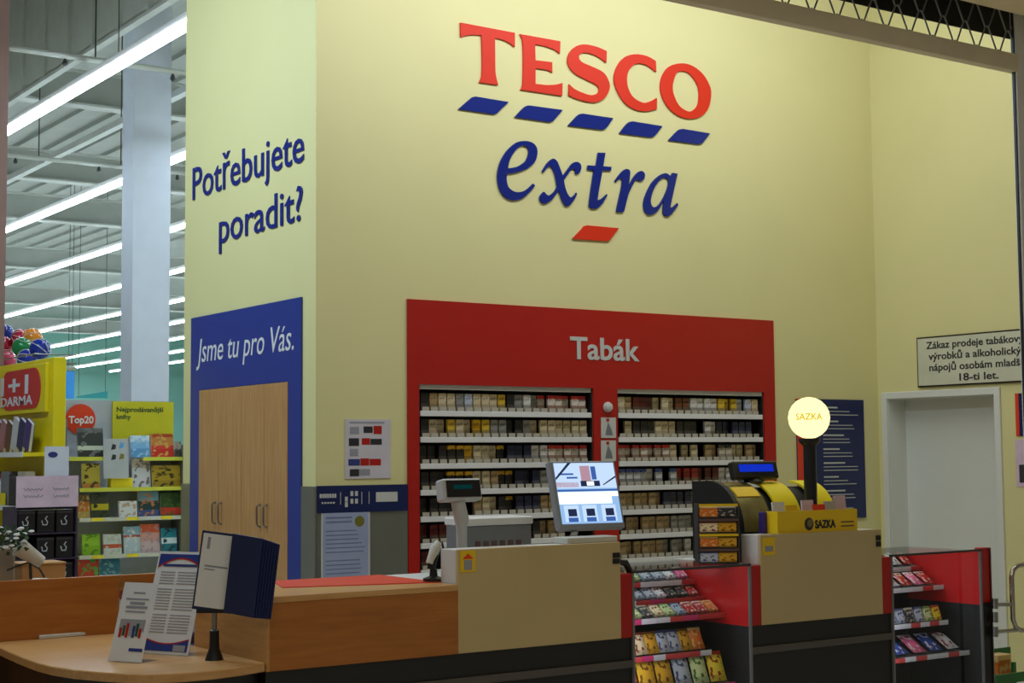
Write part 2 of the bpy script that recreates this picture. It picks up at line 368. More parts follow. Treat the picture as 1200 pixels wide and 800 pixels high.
# ------------------------------------------------------------------ wall beside: question lettering and built-in wardrobe
q = thing('wall_lettering', 'blue raised lettering asking a question on the pale side wall', 'lettering', (0, 1, 3.1))
def B(x, y): return at(x, y, 'X', 0)
def uB(x, y): return -B(x, y).y
zb = (B(228.4, 233.4).z + B(354, 190.3).z) / 2
write('Potřebujete', 'B', Vector((0, 0, 0)), uB(226.5, 233), uB(357, 195), zb, B(227.5, 196.5).z - B(228.4, 233.4).z, .002, .006, 'sign_blue', q, weight=.004, split=True)
zp = (B(278, 279.4).z + B(317.5, 268).z) / 2
write('poradit?', 'B', Vector((0, 0, 0)), uB(257.5, 290), uB(355.5, 220), zp, B(352, 217).z - B(350, 258.5).z, .002, .006, 'sign_blue', q, weight=.004, split=True)
wd = thing('built_in_wardrobe', 'wide blue wall panel framing four tall beech cupboard doors', 'wardrobe', (0, 1.04, 0))
bl = wall_grid([-1.913, -1.751, -.352, -.177], [0, 2.088, 2.612], {(1, 0)}, .012, lambda u, v, n: (-n - .001, -u, v)); bl.build('surround', 'panel_blue', wd)
yd = [1.751, 1.40, 1.04, .69, .352]
for k in range(4):
    d = bx(-.017, -.001, yd[k] - .003, yd[k + 1] + .003, .02, 2.085).build('door', 'beech_door', wd, bevel=.002)
    hy = yd[k + 1] + .05 if k % 2 == 0 else yd[k] - .05
    z0, z1 = at(250, 613, 'X', 0).z, at(250, 588, 'X', 0).z
    MB().tube([(-.016, hy, z0), (-.038, hy, z0 + .006), (-.045, hy, z0 + .02), (-.045, hy, z1 - .02), (-.038, hy, z1 - .006), (-.016, hy, z1)], .007, 8).build('handle', 'steel', d, smooth=True)
write('Jsme tu pro Vás.', 'B', Vector((0, 0, 0)), uB(232.5, 424), uB(346.5, 405), (B(242.5, 424.7).z + B(320.5, 411.7).z) / 2, B(317.5, 382.7).z - B(320.5, 411.7).z, .0125, .002, 'white', wd, shear=.2, split=True)

# ------------------------------------------------------------------ tobacco wall
R0, R1, RT = .653, 3.896, 2.617
fs = wall_grid([R0, CABS[0][0], CABS[0][1], CABS[1][0], CABS[1][1], R1], [.3, .70, 2.07, RT], {(1, 1), (3, 1)}, .013, lambda u, v, n: (u, -n - .001, v))
fascia = fs.build('tobacco_fascia', 'red'); tag(fascia, 'red fascia panel framing the two tobacco cabinets', 'panel')
def A(x, y): return at(x, y, 'Y', 0)
write('Tabák', 'A', Vector((0, 0, 0)), A(666.4, 400).x, A(747.7, 420).x, A(675, 420.2).z, A(672, 393.8).z - A(675, 420.2).z, .0145, .004, 'off_white', fascia, weight=.018, split=True)

# pack colours: (lid, body, lower panel, blotch)
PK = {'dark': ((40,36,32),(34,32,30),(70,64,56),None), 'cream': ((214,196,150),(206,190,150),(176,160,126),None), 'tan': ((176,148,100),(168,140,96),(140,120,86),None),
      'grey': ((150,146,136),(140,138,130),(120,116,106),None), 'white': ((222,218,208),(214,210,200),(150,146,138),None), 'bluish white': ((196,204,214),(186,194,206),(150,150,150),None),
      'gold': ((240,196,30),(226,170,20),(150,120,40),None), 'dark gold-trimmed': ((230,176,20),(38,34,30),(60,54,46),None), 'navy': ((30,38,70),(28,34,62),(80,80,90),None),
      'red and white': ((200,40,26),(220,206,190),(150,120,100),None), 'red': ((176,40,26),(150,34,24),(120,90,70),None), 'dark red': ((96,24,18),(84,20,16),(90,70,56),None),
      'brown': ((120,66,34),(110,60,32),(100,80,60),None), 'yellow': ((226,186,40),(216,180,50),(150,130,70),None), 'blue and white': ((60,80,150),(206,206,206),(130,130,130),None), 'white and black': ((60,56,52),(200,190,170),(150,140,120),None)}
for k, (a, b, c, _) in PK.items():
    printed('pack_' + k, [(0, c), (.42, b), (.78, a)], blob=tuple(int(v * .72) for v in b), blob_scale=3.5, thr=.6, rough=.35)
D_, C0, T0, G0, W0, BW, GO, DG, NV, RW, RD, DR, BR, YE, BL, WB = 'dark', 'cream', 'tan', 'grey', 'white', 'bluish white', 'gold', 'dark gold-trimmed', 'navy', 'red and white', 'red', 'dark red', 'brown', 'yellow', 'blue and white', 'white and black'
ROWS = [[
    [D_, T0, C0, C0, G0, BW, C0, C0, C0, YE, D_, G0, W0, G0] + [RW] * 6,
    [D_, C0, C0, YE, C0, C0, GO, YE, G0, G0, D_, D_, G0] + [C0] * 7,
    [D_, D_, D_, DG, DG, GO, C0, C0, C0, DG, NV, NV, NV, W0, W0, RW, RW, RW, RW, RW],
    [D_, D_, D_, DG, DG, DG, C0, C0, T0, DG, DG, NV, NV, NV, G0, G0, W0, W0, W0, RW],
    [D_, D_, D_, D_, D_, T0, T0, C0, C0, D_, DG, NV, NV, NV, T0, T0, T0, T0, C0, C0],
    [DR, DR, DR, DR, D_, D_, D_, D_, D_, T0, T0, T0, D_, D_, T0, T0, T0, T0, D_, D_],
    [DR, DR, D_, D_, D_, D_, DR, DR, T0, T0, T0, D_, D_, D_, D_, D_, D_, D_, D_, D_]], [
    [C0, T0, DR, DR, DR, C0, C0, C0, BR, BR, W0, W0, W0, W0, YE, YE, YE, BW, BW, C0],
    [C0, C0, D_, D_, D_, C0, C0, C0, D_, D_, D_, W0, W0, W0, NV, NV, NV, NV, NV, NV],
    [RW, RW, RW, RW, RW, RW, RW, C0, C0, C0, C0, C0, T0, T0, WB, WB, C0, C0, T0, T0],
    [BL, BL, BL, BL, W0, BL, BL, BL, RD, RD, RD, DR, DR, DR, W0, W0, W0, BL, BL, BL],
    [T0, T0, T0, T0, T0, T0, NV, NV, NV, NV, G0, G0, G0, G0, D_, D_, D_, D_, D_, D_],
    [D_, T0, T0, T0, T0, T0, T0, G0, G0, G0, D_, D_, D_, D_, D_, D_, D_, D_, D_, D_],
    [T0, T0, T0, T0, T0, T0, G0, G0, G0, W0, D_, D_, D_, D_, D_, D_, D_, D_, D_, D_]]]
ORD = 'first second third fourth fifth sixth seventh eighth ninth tenth eleventh twelfth thirteenth fourteenth fifteenth sixteenth seventeenth eighteenth nineteenth twentieth'.split()
pack_mesh = {}
def pack(kind):
    if kind not in pack_mesh:
        m = MB(); m.box(-.029, .029, 0, .022, 0, .082)
        m.add([(-.029, 0, .083), (.029, 0, .083), (.029, .022, .083), (-.029, .022, .083), (-.028, .001, .116), (.028, .001, .116), (.028, .0215, .116), (-.028, .0215, .116)],
              [(0, 3, 2, 1), (4, 5, 6, 7), (0, 1, 5, 4), (1, 2, 6, 5), (2, 3, 7, 6), (3, 0, 4, 7)])
        o = m.build('cigarette_pack', 'pack_' + kind); pack_mesh[kind] = o.data; bpy.data.objects.remove(o)
    return pack_mesh[kind]
tagm = bx(-.026, .026, -.002, 0, 0, .027).build('price_tag', M('tag_paper', (186, 180, 160), .5)); tag_me = tagm.data; bpy.data.objects.remove(tagm)
HIDE = [(650, 545, 722, 612), (836, 575, 886, 625), (822, 592, 866, 662), (545, 612, 622, 640), (534, 570, 548, 640), (663, 612, 690, 640), (540, 640, 727, 900), (745, 665, 880, 900), (866, 545, 912, 562), (500, 648, 540, 900), (300, 680, 540, 900), (866, 600, 930, 900), (890, 595, 1010, 640)]
for ci, (cx0, cx1) in enumerate(CABS):
    side = ('left', 'right')[ci]
    cb = thing('tobacco_cabinet', f'open {side} tobacco cabinet with seven rows of cigarette packs in red fascia', 'cabinet', ((cx0 + cx1) / 2, .13, .70), 'tobacco cabinets')
    b = MB(); b.box(cx0, cx1, .25, .27, .70, 2.07); b.box(cx0, cx0 + .012, .0, .25, .70, 2.07); b.box(cx1 - .012, cx1, .0, .25, .70, 2.07)
    b.build('carcass', 'black_soft', cb)
    bx(cx0 + .012, cx1 - .012, .0, .2, 2.04, 2.07).build('top_strip', 'off_white', cb)
    for r in range(7):
        zt = 1.898 - .17 * r
        sh = bx(cx0 + .013, cx1 - .013, .004, .24, zt - .014, zt).build('shelf', 'dark_grey', cb)
        bx(cx0 + .013, cx1 - .013, -.008, .003, zt - .034, zt + .001).build('price_rail', 'white', sh, bevel=.002)
        row = ROWS[ci][r]; pitch = (cx1 - cx0 - .06) / 20
        for k, kind in enumerate(row):
            x = cx0 + .03 + pitch * (k + .5); X, Y = px((x, .05, zt + .05))
            if any(a <= X <= c and b_ <= Y <= d for a, b_, c, d in HIDE): continue
            t = bpy.data.objects.new('price_tag', tag_me); COL.objects.link(t); t.parent = sh; t.location = Vector((x, .012, zt + .001)) - WL[cb.name]
            if random.random() < .03: continue
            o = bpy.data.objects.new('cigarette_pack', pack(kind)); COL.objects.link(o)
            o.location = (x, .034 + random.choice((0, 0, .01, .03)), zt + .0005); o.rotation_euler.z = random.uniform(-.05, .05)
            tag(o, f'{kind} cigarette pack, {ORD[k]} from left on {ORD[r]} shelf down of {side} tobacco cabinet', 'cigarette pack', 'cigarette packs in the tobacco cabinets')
# price cards on the red post between the cabinets
for k, (ya, yb) in enumerate(((489, 513), (516, 540))):
    p, r_ = A(702.5, ya), A(720, yb)
    c = thing('product_card', ('upper' if k == 0 else 'lower') + ' white product card on the red post between tobacco cabinets', 'card', (p.x, -.015, r_.z), 'product cards')
    bx(p.x, r_.x, -.019, -.015, r_.z, p.z).build('card', 'off_white', c)
    mb = MB(); mb.prism([(p.x + .035, r_.z + .02), (p.x + .1, r_.z + .02), (p.x + .09, r_.z + .06), (p.x + .06, r_.z + .11), (p.x + .045, r_.z + .06)], 'Y', -.0205, -.0195); mb.build('picture', 'mid_grey', c)
    bx(p.x + .045, p.x + .07, -.0205, -.0195, p.z - .028, p.z - .008).build('picture', 'red', c)
p = A(710, 477)
al = MB(); al.X = xf((p.x, -.015, p.z), rx=math.pi / 2); al.lathe([(.036, 0), (.036, .012), (.028, .03), (.012, .036)], (0, 0, 0), 16)
tag(al.build('alarm_dome', 'off_white', smooth=True), 'small round white alarm dome on the red post above the cards', 'alarm')

# poster, blue strip and notice on the yellow wall
def flatA(x0, y0, x1, y1): a, b = A(x0, y0), A(x1, y1); return a.x, b.x, b.z, a.z
x0, x1, z0, z1 = flatA(404, 491, 457.5, 560)
po = thing('picture_notice', 'pale laminated notice with small product pictures above the navy strip', 'notice', (x0, -.001, z0))
bx(x0, x1, -.005, -.001, z0, z1).build('sheet', M('sheet_pale', (206, 200, 204), .35), po)
pr = MB(); W, Hh = x1 - x0, z1 - z0
for (u0, u1, v0, v1, mi) in ((.1,.86,.93,.96,3),(.1,.3,.75,.87,3),(.4,.6,.77,.88,0),(.62,.8,.75,.89,1),(.08,.3,.55,.68,0),(.36,.54,.57,.68,1),(.55,.8,.57,.67,0),(.1,.28,.38,.5,3),(.07,.32,.22,.33,2),(.33,.52,.22,.34,1),(.53,.78,.22,.33,1),(.1,.3,.04,.16,0),(.3,.54,.05,.16,3)):
    pr.box(x0 + u0 * W, x0 + u1 * W, -.0058, -.005, z0 + v0 * Hh, z0 + v1 * Hh, mi)
pr.build('print', ['ink', 'red', 'ink_blue', 'plain_grey'], po)
x0, x1, z0, z1 = flatA(369.5, 569, 476.3, 598)
st = thing('information_strip', 'navy information strip with white symbols above grey wall panel', 'sign', (x0, -.012, z0))
bx(.005, .645, -.02, -.012, z0, z1 - .002).build('board', 'navy', st)
pr = MB(); W, Hh = x1 - x0, z1 - z0
for k in range(7): pr.box(x0 + W * (.03 + .026 * k), x0 + W * (.05 + .026 * k), -.0215, -.02, z0 + Hh * .55, z0 + Hh * .7)
for k in range(5): pr.box(x0 + W * (.05 + .03 * k), x0 + W * (.07 + .03 * k), -.0215, -.02, z0 + Hh * .34, z0 + Hh * .4)
for u in (.25, .48, .56): pr.box(x0 + W * u, x0 + W * (u + .006), -.0215, -.02, z0 + Hh * .3, z0 + Hh * .75)
for (u, v) in ((.3, .4), (.36, .6), (.41, .6), (.36, .32), (.41, .32), (.3, .2)): pr.box(x0 + W * u, x0 + W * (u + .03), -.0215, -.02, z0 + Hh * v, z0 + Hh * (v + .18))
pr.box(x0 + W * .64, x0 + W * .88, -.0215, -.02, z0 + Hh * .36, z0 + Hh * .72)
pr.build('print', 'off_white', st)
x0, x1, z0, z1 = flatA(375, 598.5, 432, 690)
no = thing('framed_notice', 'pale blue text notice with round olive badge on grey wall panel', 'notice', (x0, -.013, z0))
bx(x0, x1, -.018, -.0125, z0, z1).build('frame', 'off_white', no); bx(x0 + .012, x1 - .012, -.0195, -.018, z0 + .012, z1 - .012).build('sheet', M('sheet_blue', (158, 170, 196), .4), no)
pr = MB(); W, Hh = x1 - x0, z1 - z0
for k in range(15):
    if k in (2, 9): continue
    pr.box(x0 + .03, x0 + W * (.62 if k < 2 else random.uniform(.7, .92)), -.0203, -.0195, z1 - .05 - .026 * k, z1 - .05 - .026 * k + (.012 if k < 2 else .006))
pr.build('print', M('ink_soft', (116, 126, 160), .6), no)
mb = MB(); mb.X = xf((x1 - .075, -.0195, z1 - .07), rx=math.pi / 2); mb.lathe([(.034, 0), (.034, .001)], (0, 0, 0), 18); mb.build('badge', M('badge', (120, 116, 40), .4), no)

# navy price list behind the lamp
x0, x1, z0, z1 = flatA(932, 467, 1014, 606)
bp = thing('price_list_board', 'tall navy price list with red edge on yellow wall near the door', 'board', (x0, 0, z0))
bx(x0, x1, -.012, -.001, z0, z1).build('board', 'navy', bp); bx(x0, x0 + .09, -.0135, -.012, z0, z1).build('red_edge', 'orange_red', bp)
pr = MB()
for k in range(30):
    if k % 4 == 3: continue
    zz = z1 - .07 - k * .027; bold = k % 4 == 0
    pr.box(x0 + .28 + .05 * 0, x0 + .28 + (random.uniform(.16, .24) if bold else random.uniform(.26, .4)), -.0135, -.012, zz, zz + (.012 if bold else .006))
pr.build('print', 'off_white', bp)

# prohibition sign over the door, posters beside it
sy0 = at(1076, 396, 'X', XW).y; sz1, sz0 = 2.50, 2.111; sy1 = sy0 - 1.175
zs = thing('age_limit_sign', 'white black-edged sign about tobacco and alcohol age limit above the door', 'sign', (XW, (sy0 + sy1) / 2, sz0))
bx(XW - .02, XW, sy1, sy0, sz0, sz1).build('border', 'black', zs); bx(XW - .024, XW - .02, sy1 + .012, sy0 - .012, sz0 + .012, sz1 - .012).build('board', M('board_pale', (206, 206, 178), .5), zs)
uc = -(sy0 + sy1) / 2
for i, (t, wdt) in enumerate((('Zákaz prodeje tabákových', .98), ('výrobků a alkoholických', .94), ('nápojů osobám mladším', .93), ('18-ti let.', .36))):
    zz = sz1 - .095 - .086 * i
    write(t, 'B', Vector((XW, 0, 0)), uc - wdt / 2, uc + wdt / 2, zz, .056, .0245, .001, 'ink', zs, weight=.02, split=True)
for nm, lab, ya, yb, bg in (('wall_poster', 'dark poster with red edge on the yellow wall past the door', 461, 511, 'navy'), ('wall_poster', 'pale photo poster below the dark one past the door', 515, 570, 'pink_card')):
    a, b = at(1190, ya, 'X', XW), at(1190, yb, 'X', XW)
    t = thing(nm, lab, 'poster', (XW, a.y - .15, b.z), 'posters past the door')
    bx(XW - .006, XW, a.y - .3, a.y, b.z, a.z).build('sheet', bg, t)
    if bg == 'navy':
        bx(XW - .008, XW - .006, a.y - .03, a.y, b.z, a.z).build('red_edge', 'orange_red', t)
        pr = MB()
        for k in range(6): pr.box(XW - .008, XW - .006, a.y - .26, a.y - .06, a.z - .05 - .035 * k, a.z - .042 - .035 * k)
        pr.build('print', 'off_white', t)
    else:
        bx(XW - .008, XW - .006, a.y - .27, a.y - .03, b.z + .03, b.z + .16).build('picture', 'dark_grey', t)

# ------------------------------------------------------------------ counter line
YF = -2.5
ZP, ZL, ZH = .70, 1.016, 1.175       # top of black plinth, low counter, raised fronts
def plinth(x0, x1, label):
    t = thing('counter_plinth', label, 'plinth', ((x0 + x1) / 2, YF + .3, 0), 'black counter plinths')
    bx(x0, x1, YF + .012, YF + .6, 0, ZP).build('body', 'plinth', t); bx(x0, x1, YF - .004, YF + .012, .555, .592).build('bumper_rail', 'rail_grey', t, bevel=.003)
plinth(-1.527, .460, 'long black counter base under the beech counter and the monitor till')
plinth(1.263, 2.343, 'black counter base under the lottery till between glass cases')
# beech service counter
bc = thing('service_counter', 'beech service counter with light top beside the monitor till', 'counter', (-1.05, YF + .37, ZP))
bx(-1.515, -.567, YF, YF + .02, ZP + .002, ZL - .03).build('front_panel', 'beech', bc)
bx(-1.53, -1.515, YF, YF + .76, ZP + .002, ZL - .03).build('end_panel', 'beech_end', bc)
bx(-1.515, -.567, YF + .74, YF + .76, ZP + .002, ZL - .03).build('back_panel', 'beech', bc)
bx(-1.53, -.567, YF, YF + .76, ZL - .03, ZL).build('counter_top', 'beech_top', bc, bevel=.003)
tag(MB().prism([(-1.28, YF + .36), (-.57, YF + .14), (-.57, YF + .72), (-1.15, YF + .72)], 'Z', ZL, ZL + .004).build('counter_mat', 'lino_red'), 'thin red mat lying on top of the beech counter', 'mat')
# monitor till unit and lottery till unit
def unit(x0, x1, label, sticker):
    t = thing('till_counter', label, 'counter', ((x0 + x1) / 2, YF + .1, ZP), 'cream till counters')
    bx(x0, x1, YF, YF + .02, ZP + .002, ZH).build('front_panel', 'cream', t, bevel=.002)
    bx(x0 + .001, x1 - .001, YF + .02, YF + .15, ZL, ZH - .002).build('raised_box', 'cream_side', t, bevel=.002)
    bx(x0 + .001, x1 - .001, YF + .02, YF + .72, ZP + .002, ZL).build('worktop_body', 'cream_side', t)
    return t
u1 = unit(-.567, .387, 'cream till counter with advertising monitor on top', 1)
u2 = unit(1.335, 2.268, 'cream lottery till counter with yellow leaflet box', 1)
def sockets(t, xa, ya, xb, yb):
    a, b = at(xa, ya, 'Y', YF), at(xb, yb, 'Y', YF); h = (a.z - b.z)
    for k in (0, 1): bx(a.x, b.x, YF - .006, YF, b.z + h * (.54 * k), b.z + h * (.46 + .54 * k)).build('socket', 'black', t, bevel=.002)
sockets(u1, 717.5, 647.5, 726, 660); sockets(u2, 1026, 627, 1032, 640)
a, b = at(539, 645.5, 'Y', YF), at(557, 669.5, 'Y', YF)
s = thing('tobacco_sticker', 'yellow warning sticker at the upper left of the monitor till', 'sticker', (a.x, YF - .001, b.z), 'yellow stickers'); bx(a.x, b.x, YF - .003, YF - .0005, b.z, a.z).build('sheet', 'yellow', s); bx(a.x + .02, b.x - .02, YF - .004, YF - .003, b.z + .01, b.z + .055).build('print', 'plain_grey', s)
mb = MB(); mb.prism([((a.x + b.x) / 2 - .03, b.z + .06), ((a.x + b.x) / 2 + .03, b.z + .06), ((a.x + b.x) / 2, b.z + .085)], 'Y', YF - .004, YF - .003); mb.build('print', 'orange_red', s)
a, b = at(893.5, 630, 'Y', YF), at(908, 650, 'Y', YF)
s = thing('tobacco_sticker', 'yellow warning sticker at the upper left of the lottery till', 'sticker', (a.x, YF - .001, b.z), 'yellow stickers'); bx(a.x, b.x, YF - .003, YF - .0005, b.z, a.z).build('sheet', 'yellow', s); bx(a.x + .015, b.x - .015, YF - .004, YF - .003, b.z + .02, b.z + .05).build('print', 'plain_grey', s)

# red and black posts beside the glass cases
for x0, x1, lab in ((.387, .460, 'narrow red post between monitor till and first glass case'), (1.263, 1.335, 'narrow red post between first glass case and lottery till'), (2.268, 2.343, 'narrow red post between lottery till and last glass case')):
    tag(bx(x0, x1, YF + .002, YF + .5, ZP + .002, ZL).build('counter_post', 'red', bevel=.002), lab, 'post', 'red counter posts')
t = thing('end_post', 'slim end post, red above and black below, closing the counter', 'post', (3.165, YF, 0))
bx(3.129, 3.2, YF + .0, YF + .05, 0, .712).build('lower_post', 'black', t, bevel=.003); bx(3.129, 3.2, YF, YF + .05, .712, 1.035).build('upper_post', 'red', t, bevel=.003)
bx(3.2, 3.206, YF - .01, YF + .02, 0, 1.035).build('edge_strip', 'steel', t)

# ------------------------------------------------------------------ glass cases with sweets
def pillow(wd_, ht, th):
    m = MB(); nu, nv = 5, 7; vs = []
    for s_ in (-1, 1):
        for j in range(nv):
            for i in range(nu):
                u, v = i / (nu - 1), j / (nv - 1); e = (math.sin(math.pi * u) * math.sin(math.pi * v)) ** .6
                vs.append(((u - .5) * wd_ * (1 - .05 * math.sin(math.pi * v)), s_ * (th * .5 * e + .0006) , v * ht))
    fs = []; n = nu * nv
    for o_ in (0, n):
        for j in range(nv - 1):
            for i in range(nu - 1): a_ = o_ + j * nu + i; fs.append((a_, a_ + 1, a_ + nu + 1, a_ + nu))
    ring = [i for i in range(nu)] + [j * nu + nu - 1 for j in range(1, nv)] + [(nv - 1) * nu + i for i in range(nu - 2, -1, -1)] + [j * nu for j in range(nv - 2, 0, -1)]
    for k in range(len(ring)): a_, b_ = ring[k], ring[(k + 1) % len(ring)]; fs.append((a_, b_, b_ + n, a_ + n))
    return m.add(vs, fs)
SW = {'orange': ((204, 110, 40), (230, 190, 120)), 'gold': ((200, 150, 40), (120, 80, 20)), 'pale green': ((196, 206, 150), (90, 130, 60)), 'white': ((214, 216, 220), (150, 60, 60)), 'silver': ((170, 176, 190), (70, 80, 120)),
      'red': ((178, 40, 36), (230, 200, 190)), 'cream': ((216, 200, 160), (140, 60, 40)), 'blue': ((50, 80, 160), (220, 220, 230)), 'pink': ((214, 100, 140), (240, 220, 220)), 'dark': ((50, 50, 56), (180, 170, 150)), 'yellow': ((226, 200, 60), (170, 60, 30))}
for k, (a_, b_) in SW.items(): printed('sweet_' + k, [(0, a_), (.2, tuple(min(255, int(v * 1.12)) for v in a_)), (.75, a_), (.86, b_)], blob=b_, blob_scale=4, thr=.57, rough=.22)
sw_mesh = {}
def sweet(kind, shape, dims):
    key = (kind, shape, dims)
    if key not in sw_mesh:
        m = pillow(*dims) if shape == 'bag' else bx(-dims[0] / 2, dims[0] / 2, -dims[2] / 2, dims[2] / 2, 0, dims[1])
        o = m.build('sweet_packet', 'sweet_' + kind, smooth=(shape == 'bag'), bevel=0 if shape == 'bag' else .003); o.data.name = 'sweet_packet'
        sw_mesh[key] = o.data; bpy.data.objects.remove(o)
    return sw_mesh[key]
printed('strip_red', [(0, (200, 60, 60)), (.5, (210, 70, 70))]); printed('strip_white', [(0, (214, 210, 220)), (.5, (224, 222, 228))]); printed('strip_pink', [(0, (206, 50, 110)), (.5, (216, 60, 120))])
def glass_case(x0, x1, which, shelves):
    g = thing('glass_case', f'{which} glass-fronted sweets case with red inner wall and sloping shelves', 'display case', ((x0 + x1) / 2, YF + .3, 0), 'glass sweets cases')
    bx(x0, x1, YF + .56, YF + .58, .1, ZL).build('back_panel', 'black_soft', g)
    bx(x0, x1, YF + .02, YF + .58, 0, .1).build('base', 'black', g)
    for xs in ((x0, x0 + .012), (x1 - .012, x1)):
        bx(xs[0], xs[1], YF + .012, YF + .56, .1, ZP).build('lower_side', 'black_soft', g)
        bx(xs[0], xs[1], YF + .012, YF + .56, ZP, ZL).build('upper_side', 'red_gloss', g)
    for xs in ((x0, x0 + .012), (x1 - .012, x1)): bx(xs[0], xs[1], YF - .002, YF + .012, .1, ZL + .004).build('corner_strip', 'mid_grey', g)
    bx(x0, x1, YF - .002, YF + .014, ZL, ZL + .012).build('top_rail', 'dark_grey', g)
    bx(x0 + .012, x1 - .012, YF + .002, YF + .008, .1, ZL).build('glass_pane', 'glass', g)
    bx(x0, x1, YF + .016, YF + .58, ZL, ZL + .006).build('glass_top', 'glass', g)
    MB().tube([(x0 + .026, YF + .05, .16), (x0 + .026, YF + .05, ZL - .03)], .010, 8).build('light_tube', 'case_tube', g)
    for si, (yf, zb_, tilt, items, ends) in enumerate(shelves):
        sh = MB(); yb = YF + .555
        sh.prism([(yf, zb_ + .008), (yb, zb_ + .03), (yb, zb_ + .04), (yf, zb_ + .018)], 'X', x0 + .013, x1 - .013 - ends); s_ = sh.build('shelf', 'mid_grey', g)
        n = 8; ww = (x1 - x0 - .03 - ends) / n
        for k in range(n):
            c = random.choice(('strip_red', 'strip_white', 'strip_red', 'strip_pink') if which == 'first' else ('strip_white', 'strip_red', 'strip_white'))
            bx(x0 + .015 + ww * k + .001, x0 + .015 + ww * (k + 1) - .001, yf - .006, yf, zb_, zb_ + .027).build('price_card', c, s_)
        n = len(items); ww = (x1 - x0 - .05 - ends) / n
        for k, it in enumerate(items):
            if it is None: continue
            kind, shape, dims = it
            o = bpy.data.objects.new('sweet_packet', sweet(kind, shape, dims)); COL.objects.link(o)
            th = dims[2] / 2; an = -tilt
            yy = yf + .02 + th; zz = zb_ + .018 + .022 * (yy - yf) / (yb - yf) + .002
            o.location = (x0 + .025 + ww * (k + .5), yy + th * .3, zz + abs(math.sin(tilt)) * th + .001)
            o.rotation_euler = (an, 0, random.uniform(-.06, .06))
            tag(o, f'{kind} sweet {"bag" if shape == "bag" else "box"}, {ORD[k]} from left on {ORD[si]} shelf of {which} glass case', 'sweet packet', 'sweets in the glass cases')
b1 = lambda *ks: [(k, 'box', (.062, .088, .02)) for k in ks]
bg = lambda *ks: [(k, 'bag', (.085, .12, .03)) for k in ks]
big = lambda *ks: [(k, 'bag', (.11, .16, .04)) for k in ks]
glass_case(.460, 1.263, 'first', [
    (-2.07, .897, 1.0, b1('yellow', 'cream', 'pale green', 'dark', 'pale green', 'silver', 'silver', 'white', 'pink'), 0),
    (-2.15, .810, 1.0, b1('orange', 'cream', 'dark', 'dark', 'silver', 'silver', 'white', 'dark', 'dark', 'red'), 0),
    (-2.31, .735, 1.0, b1('yellow', 'cream', 'pale green', 'dark', 'cream', 'pale green', 'silver', 'red', 'red', 'orange'), 0),
    (-2.35, .552, .45, bg('cream', 'orange', 'cream', 'gold', 'silver', 'silver', 'gold', 'orange'), .14),
    (-2.42, .385, .35, big('red', 'gold', 'gold', 'silver', 'pale green', 'yellow'), .04),
    ])
glass_case(2.343, 3.129, 'last', [
    (-2.05, .880, .9, bg('silver', 'white', 'pale green', 'silver', 'red', 'white', 'red'), 0),
    (-2.22, .775, 1.0, bg('cream', 'silver', 'dark', 'white', 'red', 'pink', 'red'), 0),
    (-2.33, .580, .3, b1('silver', 'dark', 'silver', 'silver', 'dark', 'silver', 'pale green', 'yellow'), .1),
    (-2.40, .400, 1.0, big('red', 'blue', 'pink', 'blue', 'white'), .0),
    ])

# ------------------------------------------------------------------ advertising monitor
mp_ = at(672, 636, 'Y', -2.36)
mt = thing('advertising_monitor', 'lit advertising monitor tilted back on a short stand', 'monitor', (mp_.x, -2.36, ZH))
a, b = at(667, 637, 'Y', YF + .01), at(727, 651, 'Y', YF + .01)
bx(a.x, .387, YF + .02, YF + .14, ZH - .002, ZH + .03).build('stand_base', 'off_white', mt, bevel=.004)
X0 = xf(at(689, 577.5, 'Y', -2.33), math.radians(-6), math.radians(-16))
MW, MH = .352, .312
m = MB(); m.X = X0; m.box(-MW / 2 - .022, MW / 2 + .014, 0, .045, -MH / 2 - .028, MH / 2 + .012); m.build('housing', M('bezel', (138, 140, 144), .4), mt, bevel=.006)
m = MB(); m.X = X0; m.box(-.12, .12, .045, .075, -.12, .12); m.build('rear_cover', 'mid_grey', mt, bevel=.01)
m = MB(); m.X = X0; m.box(-MW / 2, MW / 2, -.002, 0, -MH / 2, MH / 2); scr = m.build('screen', 'screen_base', mt)
m = MB(); m.X = X0
def sq(u0, u1, v0, v1, mi, d=.003): m.box(-MW / 2 + u0 * MW, -MW / 2 + u1 * MW, -d, -.002, -MH / 2 + v0 * MH, -MH / 2 + v1 * MH, mi)
sq(0, 1, .58, 1, 3); sq(0, .36, .60, .68, 4); sq(0, 1, .44, .52, 0); sq(0, .88, .32, .46, 0, .0035); sq(0, 1, .53, .56, 1, .0035)
for u in (.06, .36, .68): sq(u, u + .24, .03, .3, 3, .0035); sq(u + .06, u + .2, .12, .24, 5, .004); sq(u + .05, u + .21, .03, .1, 1, .004)
sq(.42, .58, .7, .95, 4, .0035); sq(.4, .72, .61, .7, 2, .004); sq(.5, .62, .62, .69, 0, .0045); sq(.6, .68, .72, .94, 1, .0035); sq(.05, .3, .8, .83, 1, .0035); sq(.18, .36, .74, .77, 1, .0035)
m.prism([(-MW / 2, MH * .26), (-MW / 2 + .08, MH * .5), (-MW / 2 + .10, MH * .5), (-MW / 2, MH * .22)], 'Y', -.0042, -.002, 5)
m.prism([(MW / 2, MH * .28), (MW / 2 - .08, MH * .14), (MW / 2 - .08, MH * .12), (MW / 2, MH * .25)], 'Y', -.0042, -.002, 5)
m.build('screen_picture', ['screen_white', 'screen_blue', 'screen_dark', 'screen_pale', 'screen_rose', 'screen_dark'], scr)
rod((mp_.x, -2.36, ZH + .028), at(675, 618, 'Y', -2.30), .018, 10).build('stand_neck', 'light_grey', mt, smooth=True)

